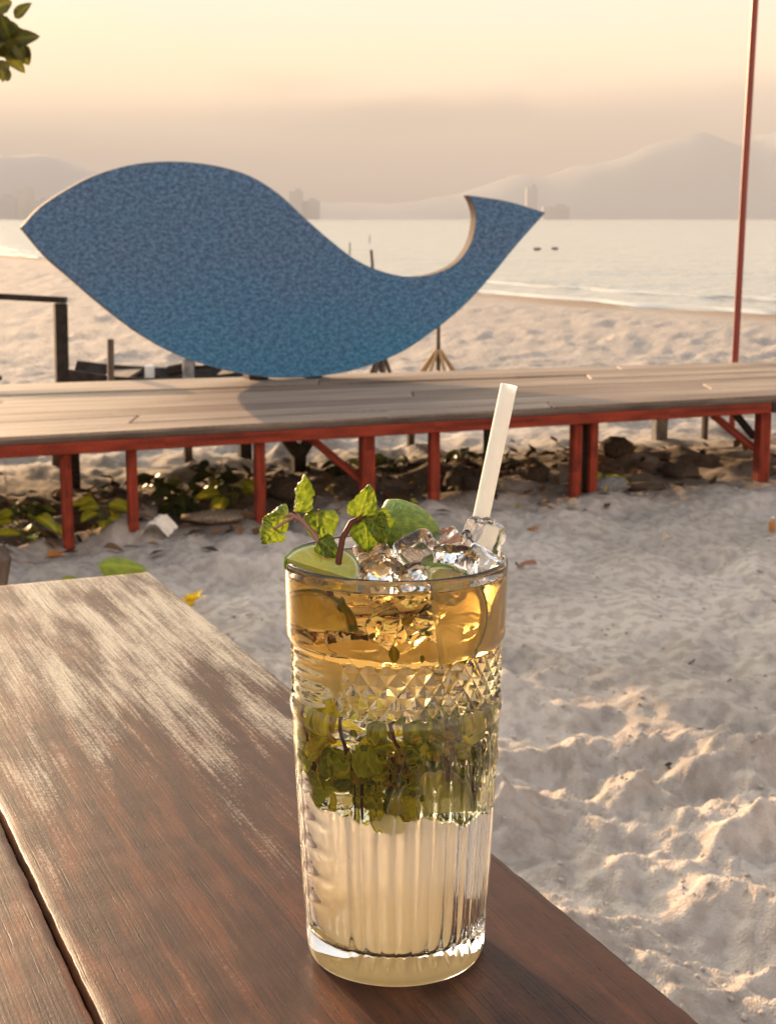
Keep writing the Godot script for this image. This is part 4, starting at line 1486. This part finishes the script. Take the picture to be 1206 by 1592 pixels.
# half slice of lime: R radius, t thickness (mm), flat cut along local x, round side towards +y
func lime_slice(label: String, at: Vector3, basis: Basis, R: float, t: float, sd: int, wet := true) -> void:
	var o := thing("lime_slice", label, "lime", G + at * 0.001, "pieces of lime in the drink")
	o.basis = basis
	var nz := noise(sd, 0.9, 3)
	for pass_ in 2:
		var b := MB.new()
		var ri := 0.0 if pass_ == 0 else R - 1.7
		var ro := R - 1.72 if pass_ == 0 else R
		var na := 49
		var nr := 10 if pass_ == 0 else 3
		for side in [1.0, -1.0]:
			var rows := []
			var cols := []
			for j in nr + 1:
				var row := PackedVector3Array()
				var cr := PackedColorArray()
				var r := lerpf(ri, ro, float(j) / nr)
				for k in na:
					var a := PI * k / (na - 1.0)
					var sg := absf(fposmod(a / PI * 5.0, 1.0) - 0.5) * 2.0
					var q := r / R
					var mem := smoothstep(0.80, 0.96, sg) * smoothstep(0.05, 0.3, q)
					var puff := 0.35 * (1.0 - mem) * smoothstep(0.95, 0.7, q) + 0.12 * nz.get_noise_2d(cos(a) * r, sin(a) * r)
					row.append(Vector3(cos(a) * r, sin(a) * r, side * (t * 0.5 + (puff if pass_ == 0 else 0.0))) * 0.001)
					var c := Vector3(0.60, 0.60, 0.10).lerp(Vector3(0.80, 0.76, 0.20), 0.5 + 0.5 * nz.get_noise_2d(cos(a) * r * 1.6, sin(a) * r * 1.6))
					c = c.lerp(Vector3(0.82, 0.80, 0.50), maxf(mem * 0.55, smoothstep(0.86, 0.92, q)))
					if pass_ == 1: c = Vector3(0.80, 0.80, 0.48).lerp(Vector3(0.16, 0.26, 0.02), smoothstep(0.3, 0.7, float(j) / nr))
					cr.append(Color(c.x, c.y, c.z))
				rows.append(row)
				cols.append(cr)
			var g := MB.new()
			g.grid(rows, false, cols)
			if g.n[na * 2 + 20].z * side < 0.0: g.turned()
			var off := b.v.size()
			b.v.append_array(g.v); b.n.append_array(g.n); b.uv.append_array(g.uv); b.c.append_array(g.c)
			for q in g.i: b.i.append(q + off)
		# round side
		var rr := []
		var rc := []
		for j in 5:
			var row := PackedVector3Array()
			var cr := PackedColorArray()
			for k in na:
				var a := PI * k / (na - 1.0)
				var zz := lerpf(-0.5, 0.5, j / 4.0) * t
				var ru := ro + (0.35 * sin(PI * j / 4.0) + 0.12 * nz.get_noise_2d(a * 30.0, zz * 2.0) if pass_ == 1 else 0.0)
				row.append(Vector3(cos(a) * ru, sin(a) * ru, zz) * 0.001)
				var cc := Vector3(0.10, 0.20, 0.015).lerp(Vector3(0.20, 0.32, 0.03), 0.5 + 0.5 * nz.get_noise_2d(a * 12.0, zz))
				cr.append(Color(cc.x, cc.y, cc.z))
			rr.append(row)
			rc.append(cr)
		var g2 := MB.new()
		g2.grid(rr, false, rc)
		if g2.n[2 * na + 24].y < 0.0: g2.turned()
		var off2 := b.v.size()
		b.v.append_array(g2.v); b.n.append_array(g2.n); b.uv.append_array(g2.uv); b.c.append_array(g2.c)
		for q in g2.i: b.i.append(q + off2)
		if pass_ == 0:      # cut side
			b.poly([Vector3(-ro, 0, -t * 0.5) * 0.001, Vector3(ro, 0, -t * 0.5) * 0.001, Vector3(ro, 0, t * 0.5) * 0.001, Vector3(-ro, 0, t * 0.5) * 0.001], Vector3(0, 0.01, 0), [], Color(0.6, 0.6, 0.2))
		part("flesh" if pass_ == 0 else "rind", b, (M.flesh_wet if wet else M.flesh) if pass_ == 0 else M.rind, o)

# wedge cut lengthwise: peel outside, flesh inside. long axis along local x, cut faces meet on it, peel towards +z
func lime_wedge(label: String, at: Vector3, basis: Basis, L: float, R: float, open: float, sd: int) -> void:
	var o := thing("lime_wedge", label, "lime", G + at * 0.001, "pieces of lime in the drink")
	o.basis = basis
	var nz := noise(sd, 0.7, 3)
	var nu := 29
	var nv := 21
	for pass_ in 2:
		var rows := []
		var cols := []
		for jj in nu + 1:
			var j := maxi(jj - 1, 0)
			var u := -0.70 + 1.70 * j / (nu - 1.0)
			var row := PackedVector3Array()
			var cr := PackedColorArray()
			var rad := R * sqrt(maxf(0.0, 1.0 - u * u)) + 1.6 * (smoothstep(0.9, 1.0, absf(u)) if absf(u) < 0.999 else 0.0)
			var ring := []
			var rc := []
			if pass_ == 0:      # peel: outer and inner skin
				for k in nv:
					var a := lerpf(-open, open, k / (nv - 1.0))
					var bump := 0.22 * nz.get_noise_3d(u * L, sin(a) * R, cos(a) * R)
					ring.append(Vector3(u * L * 0.5, sin(a) * (rad + bump), cos(a) * (rad + bump)))
					var c := Vector3(0.09, 0.17, 0.014).lerp(Vector3(0.33, 0.40, 0.035), clampf(0.45 + 0.8 * nz.get_noise_3d(u * L * 0.25, a * 6.0, 3.0), 0, 1))
					rc.append(c)
				for k in nv:
					var a := lerpf(open, -open, k / (nv - 1.0))
					var r2 := maxf(rad - 2.0, 0.0)
					ring.append(Vector3(u * L * 0.5 * 0.95, sin(a) * r2, cos(a) * r2))
					rc.append(Vector3(0.80, 0.80, 0.56))
			else:
				for k in nv:
					var a := lerpf(-open, open, k / (nv - 1.0))
					var r2 := maxf(rad - 1.9, 0.0)
					ring.append(Vector3(u * L * 0.5 * 0.93, sin(a) * r2, cos(a) * r2))
					rc.append(Vector3(0.55, 0.60, 0.16))
				for k in 7:
					var r2 := maxf(rad - 1.9, 0.0) * (1.0 - k / 6.0)
					ring.append(Vector3(u * L * 0.5 * 0.93, sin(open) * r2 + 0.25 * nz.get_noise_2d(u * L, r2 * 2.0), cos(open) * r2))
					rc.append(Vector3(0.60, 0.64, 0.18).lerp(Vector3(0.42, 0.48, 0.07), 0.5 + 0.5 * nz.get_noise_2d(u * L * 1.5, r2)))
				for k in 7:
					var r2 := maxf(rad - 1.9, 0.0) * (k / 6.0)
					ring.append(Vector3(u * L * 0.5 * 0.93, -sin(open) * r2 - 0.25 * nz.get_noise_2d(u * L, r2 * 2.0 + 30.0), cos(open) * r2))
					rc.append(Vector3(0.60, 0.64, 0.18).lerp(Vector3(0.42, 0.48, 0.07), 0.5 + 0.5 * nz.get_noise_2d(u * L * 1.5, r2 + 50.0)))
			var heart := Vector3.ZERO
			for q: Vector3 in ring: heart += q / ring.size()
			for q: Vector3 in ring: row.append((heart if jj == 0 else q) * 0.001)
			for q: Vector3 in rc:
				if jj <= 1 and pass_ == 0: q = Vector3(0.74, 0.76, 0.42)
				cr.append(Color(q.x, q.y, q.z))
			rows.append(row)
			cols.append(cr)
		var b := MB.new()
		b.grid(rows, true, cols)
		b.outward()
		part("peel" if pass_ == 0 else "flesh", b, M.rind if pass_ == 0 else (M.flesh_wet if sd == 955 else M.flesh), o)

func basis_from(x: Vector3, y: Vector3) -> Basis:      # local x and y directions as near as can be
	x = x.normalized()
	var z := x.cross(y).normalized()
	return Basis(x, z.cross(x), z)

func mint_leaf(parent: Node3D, o: Vector3, d: Vector3, nrm: Vector3, ln: float, wd: float, curl: float, cup: float, sd: int) -> void:
	var b := MB.new()
	leaf(b, o * 0.001, d, nrm, ln * 0.00103, wd * 0.00118, curl, cup, 0.10, 0.05, MINT_A, MINT_B, sd, 45, 29, 0.80)
	part("leaf", b, M.leaf, parent)

func garnish() -> void:
	# straw
	var o := thing("straw", "white translucent drinking straw leaning out of the right of the glass", "straw", G)
	var b := MB.new()
	var a0 := Vector3(0.0, 13.0, 7.0)
	var a1 := Vector3(43.4, 217.0, -30.0)
	var ax := (a1 - a0).normalized()
	var sx := ax.cross(Vector3(0, 0, 1)).normalized()
	var sy := ax.cross(sx)
	var rows := []
	for q in [[0.0, 3.25], [0.5, 3.25], [0.97, 3.25], [1.0, 3.25], [1.0, 3.05], [0.97, 2.95], [0.5, 2.95], [0.0, 2.95], [0.0, 3.25]]:
		var row := PackedVector3Array()
		for k in 40:
			var a := TAU * k / 40.0
			row.append((a0.lerp(a1, q[0]) + (sx * cos(a) + sy * sin(a)) * q[1]) * 0.001)
		rows.append(row)
	b.grid(rows, true)
	b.outward()
	part("tube", b, M.straw, o)
	# lime
	lime_wedge("plump lime wedge with glossy green peel standing up behind the ice", Vector3(2.5, 161.0, -17), basis_from(Vector3(0.88, -0.46, 0.12), Vector3(0.40, 0.80, -0.50)), 33.0, 13.5, 0.85, 951)
	lime_slice("yellow-green lime slice lying on the left rim under the mint", Vector3(-27.5, 152.5, 14), basis_from(Vector3(1.0, -0.24, 0.35), Vector3(0.0, 0.46, -0.89)), 14.5, 5.5, 952, false)
	lime_slice("lime slice pressed upright against the inside of the glass at the right", Vector3(13.0, 139.5, 25.5), basis_from(Vector3(-0.12, 1.0, 0.02), Vector3(0.80, 0.12, -0.58)), 19.5, 4.0, 953)
	lime_slice("lime slice sunk in the amber drink at the left", Vector3(-24.0, 131.0, 2.0), basis_from(Vector3(1.0, 0.1, 0.75), Vector3(0.15, 1.0, -0.2)), 14.5, 3.5, 954)
	lime_slice("lime slice sunk low in the drink on top of the cloudy layer", Vector3(11.0, 67.0, 23.0), basis_from(Vector3(1.0, -0.14, -0.42), Vector3(0.05, 1.0, 0.12)), 18.0, 6.0, 955)
	# ice showing above the drink
	var tops := [
		[8.0, 158.5, 12.0, 15.0, 14.0, 15.0, 32, 38, 24, 9.0, "sharp clear ice cube at the middle of the rim, one corner up"],
		[21.5, 156.0, 15.5, 14.5, 13.0, 14.0, 60, -20, 10, 7.0, "ice cube at the right front of the rim, beside the sharp one"],
		[32.0, 161.0, -4.0, 14.0, 17.0, 12.0, 12, 30, -14, 6.0, "upright ice cube standing highest, beside the straw"],
		[18.5, 158.0, -5.0, 14.0, 12.0, 14.0, 10, 15, 20, 7.0, "ice cube behind the sharp one, towards the straw"],
		[-5.5, 153.5, 20.0, 13.0, 12.0, 13.0, 15, 50, 12, 7.0, "half-sunk ice cube at the front centre below the mint stem"],
		[5.5, 152.5, 26.0, 12.0, 11.0, 11.0, 40, 10, 35, 7.0, "half-sunk ice cube at the very front of the rim"],
		[-8.0, 155.0, 3.0, 13.0, 12.0, 13.0, 25, 20, 15, 7.0, "ice cube between the mint and the lime wedge"],
		[30.5, 156.0, 11.0, 12.5, 12.0, 12.0, 30, 62, -20, 6.0, "ice cube against the right rim in front of the upright one"],
		[17.5, 151.5, 26.0, 11.0, 10.0, 10.0, 15, 70, 8, 7.0, "small half-sunk ice cube over the upright lime slice"]]
	for k in tops.size():
		var q = tops[k]
		ice(Vector3(q[0], q[1], q[2]), Vector3(q[3], q[4], q[5]), Vector3(q[6], q[7], q[8]), M.ice, q[10], 961 + k, q[9])
	# sunk ice
	var spots := [[-20, 138, -8], [2, 137, 16], [4, 141, -12], [-10, 133, 8], [16, 136, 2],   [6, 98, 16], [-16, 96, -6], [18, 94, 2], [22, 88, 18], [6, 84, 24], [28, 80, 8]]
	var where := ["at the upper left, behind the sunk lime slice", "at the front centre of the amber layer", "at the back of the amber layer", "in the heart of the amber layer, left of its middle", "in the heart of the amber layer, right of its middle", "at the front right just under the band", "at the left back among the muddled mint", "at the right among the muddled mint", "at the right front above the lowest lime slice", "at the front among the muddled mint", "at the right wall above the cloudy layer"]
	for k in spots.size():
		ice(Vector3(spots[k][0], spots[k][1], spots[k][2]), Vector3(19, 18, 18) * (0.92 + 0.03 * (k % 4)), Vector3(k * 37.0, k * 61.0, k * 23.0), M.ice_wet, "sunk clear ice cube " + where[k], 970 + k, 5.0)
	# crushed ice packed behind the band
	var cr := []
	for q in [[104.5, 0.0], [105.0, 9.0], [107.0, 17.0], [110.0, 21.0], [114.0, 22.0], [118.0, 21.0], [121.0, 17.0], [123.0, 9.0], [123.5, 0.0]]:
		cr.append([q[0], q[1], Color(0.97, 0.90, 0.66), 0.0])
	var ci := lathe(cr, 120)
	var nc := noise(345, 150.0, 3)
	for q in ci.v.size():
		ci.v[q] += ci.n[q] * (0.0065 * nc.get_noise_3dv(ci.v[q]))
	single("crushed_ice", ci, M.slush, "pale crushed ice packed behind the diamond band of the glass", "crushed ice", G + Vector3(0.0, 0.0, -0.007))
	# mint sprigs
	var s1 := thing("mint_sprig", "mint sprig with thick red-brown stem in the middle of the glass", "mint sprig", G, "mint sprigs in the drink")
	var st := MB.new()
	st.tube([Vector3(-20.0, 146, 13) * 0.001, Vector3(-21.0, 157, 12) * 0.001, Vector3(-19.6, 165, 9.5) * 0.001, Vector3(-16.5, 170.5, 7) * 0.001, Vector3(-11.5, 172.6, 5) * 0.001, Vector3(-6.5, 173.3, 4) * 0.001], [0.0011, 0.0012, 0.00115, 0.0011, 0.0010, 0.0007], 10)
	part("stem", st, M.stem, s1)
	mint_leaf(s1, Vector3(-14.0, 171.8, 6), Vector3(0.32, 1.0, -0.15), Vector3(0.2, 0.1, 1.0), 13.5, 10.0, -0.5, 0.55, 981)
	mint_leaf(s1, Vector3(-11.5, 172.2, 5.5), Vector3(0.12, -1.0, 0.35), Vector3(0.1, 0.35, 1.0), 13.5, 11.5, 0.8, -0.6, 982)
	mint_leaf(s1, Vector3(-7.5, 173.0, 4), Vector3(0.9, -0.5, 0.1), Vector3(-0.1, 0.6, 0.8), 8.0, 6.0, 0.6, 0.2, 983)
	mint_leaf(s1, Vector3(-9.0, 172.6, 4.5), Vector3(0.6, -1.0, 0.5), Vector3(0.5, 0.2, 1.0), 11.0, 8.0, 0.5, 0.2, 991)
	var s2 := thing("mint_sprig", "mint sprig with thin pink stem hanging over the left of the rim", "mint sprig", G, "mint sprigs in the drink")
	st = MB.new()
	st.tube([Vector3(-22.0, 150, 10) * 0.001, Vector3(-26.5, 161, 9) * 0.001, Vector3(-30.5, 166.8, 7.5) * 0.001, Vector3(-34.4, 171.0, 6) * 0.001, Vector3(-38.5, 173.3, 5.5) * 0.001, Vector3(-41.0, 172.6, 5.5) * 0.001], [0.0010, 0.0010, 0.0009, 0.0009, 0.0008, 0.0006], 9)
	st.tube([Vector3(-35.2, 171.6, 6) * 0.001, Vector3(-36.6, 174.5, 5.5) * 0.001], [0.0008, 0.0006], 8)
	st.tube([Vector3(-37.0, 172.8, 5.7) * 0.001, Vector3(-41.0, 170.4, 6.5) * 0.001, Vector3(-45.0, 168.0, 7.5) * 0.001], [0.0007, 0.0006, 0.0005], 8)
	part("stem", st, M.stem_pink, s2)
	mint_leaf(s2, Vector3(-36.6, 173.8, 5.5), Vector3(0.12, 1.0, -0.1), Vector3(0.75, 0.0, 0.8), 14.5, 8.0, -0.2, 0.8, 984)
	mint_leaf(s2, Vector3(-39.0, 172.0, 5.5), Vector3(-1.0, 0.05, 0.15), Vector3(0.1, 0.3, 1.0), 10.5, 9.5, 1.1, -0.7, 985)
	mint_leaf(s2, Vector3(-44.0, 168.5, 7.4), Vector3(-0.75, -0.9, 0.15), Vector3(0.1, 0.2, 1.0), 10.5, 9.5, 1.5, -0.6, 986)
	mint_leaf(s2, Vector3(-28.2, 175.5, 8), Vector3(0.10, -1.0, 0.2), Vector3(-0.1, 0.25, 1.0), 15.0, 11.5, 0.7, -0.55, 987)
	mint_leaf(s2, Vector3(-28.0, 164.5, 8.8), Vector3(0.75, -0.55, 0.4), Vector3(0.1, 0.5, 1.0), 9.0, 7.5, 0.4, -0.3, 988)
	st = MB.new()
	st.tube([Vector3(-29.0, 165.5, 8) * 0.001, Vector3(-28.4, 170, 7.4) * 0.001, Vector3(-28.2, 175.5, 7.6) * 0.001], [0.0007, 0.0007, 0.0005], 8)
	part("stem", st, M.stem_pink, s2)
	# muddled mint below the band
	var r := RandomNumberGenerator.new()
	r.seed = 4242
	var names := ["dark muddled mint sprig at the left wall of the glass, just under the band", "dark muddled mint sprig lower at the left wall, above the cloudy layer", "muddled mint sprig left of the front, under the band", "dark muddled mint sprig low at the front left, its stem reaching into the cloud", "muddled mint sprig at the very front under the band", "brownish muddled mint sprig low at the very front", "muddled mint sprig right of the front behind the flutes", "muddled mint sprig low at the right above the sunk lime slice", "muddled mint sprig at the right wall under the band", "muddled mint sprig hidden deepest in the middle of the leaf layer", "muddled mint sprig at the back right of the leaf layer", "muddled mint sprig at the far back of the leaf layer", "muddled mint sprig at the back left of the leaf layer"]
	for q in names.size():
		var ph0: float = deg_to_rad([-68.0, -62.0, -34.0, -28.0, 2.0, -4.0, 34.0, 50.0, 72.0, 0.0, 118.0, 180.0, -118.0][q])
		var hm: float = [90.0, 80.0, 91.0, 77.0, 91.0, 79.0, 91.0, 84.0, 91.0, 84.0, 84.0, 84.0, 84.0][q]
		var inn := 16.0 if q == 9 else 0.0
		var o3 := thing("mint_sprig", names[q], "mint sprig", G, "muddled mint sprigs in the drink")
		var sp := MB.new()
		var c0 := Vector3(sin(ph0), 0, cos(ph0)) * (inner(hm) - 3.5 - inn)
		var lean := r.randf_range(-5.0, 5.0)
		sp.tube([(c0 + Vector3(-lean, hm - 12.0, 0)) * 0.001, (c0 + Vector3(1.0, hm, 0)) * 0.001, (c0 * 0.96 + Vector3(lean, hm + 11.0, 0)) * 0.001], [0.0006, 0.0008, 0.0006], 8)
		part("stem", sp, M.stem, o3)
		for k in [12, 10, 11, 10, 9, 8, 6, 3, 6, 8, 5, 4, 5][q]:
			var spread := 0.42 if absf(ph0) < 1.5 else 0.75
			var ph := ph0 + r.randf_range(-spread, spread)
			var h := hm + r.randf_range(-10.0, 8.0)
			var rad := inner(h) - r.randf_range(0.4, 7.0) - inn * r.randf_range(0.5, 1.5)
			var p := Vector3(sin(ph) * rad, h, cos(ph) * rad)
			var out := Vector3(sin(ph), 0, cos(ph))
			var tang := Vector3(cos(ph), 0, -sin(ph))
			var d := tang * r.randf_range(-1, 1) + Vector3(0, r.randf_range(-0.8, 0.8), 0) - out * r.randf_range(0.1, 0.4)
			var b2 := MB.new()
			var ln := r.randf_range(10.0, 17.0)
			var old := r.randf()
			var ca := Vector3(0.20, 0.25, 0.014).lerp(Vector3(0.56, 0.46, 0.03), old * old)
			leaf(b2, p * 0.001, d, out + Vector3(0, r.randf_range(-0.6, 0.6), 0) + tang * r.randf_range(-0.5, 0.5), ln * 0.001, ln * r.randf_range(0.00055, 0.0008), r.randf_range(0.6, 1.7), r.randf_range(-0.5, 0.6), 0.05, 0.12, ca, ca * 2.6 + Vector3(0.04, 0.04, 0.0), 5000 + q * 20 + k, 17, 11, 0.9)
			part("leaf", b2, M.leaf, o3)

# torn bits of mint all through the drink: nobody could count them
func mint_bits() -> void:
	var r := RandomNumberGenerator.new()
	r.seed = 606
	var b := MB.new()
	for k in 150:
		var ph := deg_to_rad(r.randf_range(-110.0, 110.0) if k < 142 else r.randf_range(-40.0, 20.0))
		var h := r.randf_range(72.0, 101.0) if k < 142 else r.randf_range(126.0, 147.0)
		var rad := inner(h) - r.randf_range(0.5, 5.0)
		var out := Vector3(sin(ph), 0, cos(ph))
		var p := Vector3(out.x * rad, h, out.z * rad)
		var d := Vector3(r.randf_range(-1, 1), r.randf_range(-1, 1), r.randf_range(-1, 1))
		var ln := r.randf_range(2.0, 6.0)
		var old := r.randf()
		var ca := Vector3(0.10, 0.14, 0.012).lerp(Vector3(0.36, 0.22, 0.02), old * old)
		leaf(b, p * 0.001, d - out * d.dot(out) * 0.6, out + d * 0.5, ln * 0.001, ln * 0.0007, r.randf_range(0.2, 1.2), r.randf_range(-0.4, 0.4), 0.05, 0.15, ca, ca * 2.2, 7000 + k, 8, 7)
	var o := single("mint_bits", b, M.leaf, "torn bits of mint drifting through the drink", "mint", G)
	o.set_meta("kind", "stuff")

func drink() -> void:
	var glass := mat(Color(1, 1, 1, 0.0), 0.0)
	glass.transparency = BaseMaterial3D.TRANSPARENCY_ALPHA
	glass.refraction_enabled = true
	glass.refraction_scale = 0.05
	M.glass = glass
	var liq := mat(Color(1, 1, 1, 0.0), 0.0, true)
	liq.transparency = BaseMaterial3D.TRANSPARENCY_ALPHA
	liq.refraction_enabled = true
	liq.refraction_scale = 0.034
	M.liquid = liq
	var ic := glass.duplicate()
	ic.refraction_scale = 0.031
	M.ice = ic
	var iw := glass.duplicate()
	iw.refraction_scale = 0.0045
	M.ice_wet = iw
	var cl := mat(Color(1, 1, 1, 1.0), 0.6, true)
	cl.backlight_enabled = true
	cl.backlight = Color(1, 1, 1)
	M.cloudy = cl
	var mk := cl.duplicate()
	mk.transparency = BaseMaterial3D.TRANSPARENCY_ALPHA
	M.milky = mk
	var sl := mk.duplicate()
	sl.albedo_color = Color(1, 1, 1, 0.6)
	M.slush = sl
	var fl := mat(Color.WHITE, 0.3, true)
	fl.backlight_enabled = true
	fl.backlight = Color(1, 1, 1)
	M.flesh = fl
	var fw := fl.duplicate()
	fw.transparency = BaseMaterial3D.TRANSPARENCY_ALPHA
	fw.albedo_color = Color(1, 1, 1, 0.55)
	M.flesh_wet = fw
	var rd := mat(Color.WHITE, 0.28, true)
	rd.backlight_enabled = true
	rd.backlight = Color(0.7, 0.7, 0.7)
	relief(rd, noise_tex(151, 0.08, Color.BLACK, Color.WHITE, 3, 256, 0.2, 0.8), 0.03)
	tri(rd, 60.0)
	M.rind = rd
	M.stem = mat(lin(0.11, 0.035, 0.022), 0.5)
	M.stem_pink = mat(lin(0.32, 0.17, 0.13), 0.5)
	var sw := mat(lin(0.80, 0.79, 0.72), 0.35)
	sw.backlight_enabled = true
	sw.backlight = Color(1, 1, 1)
	M.straw = sw
	drinking_glass()
	liquid()
	garnish()
	mint_bits()
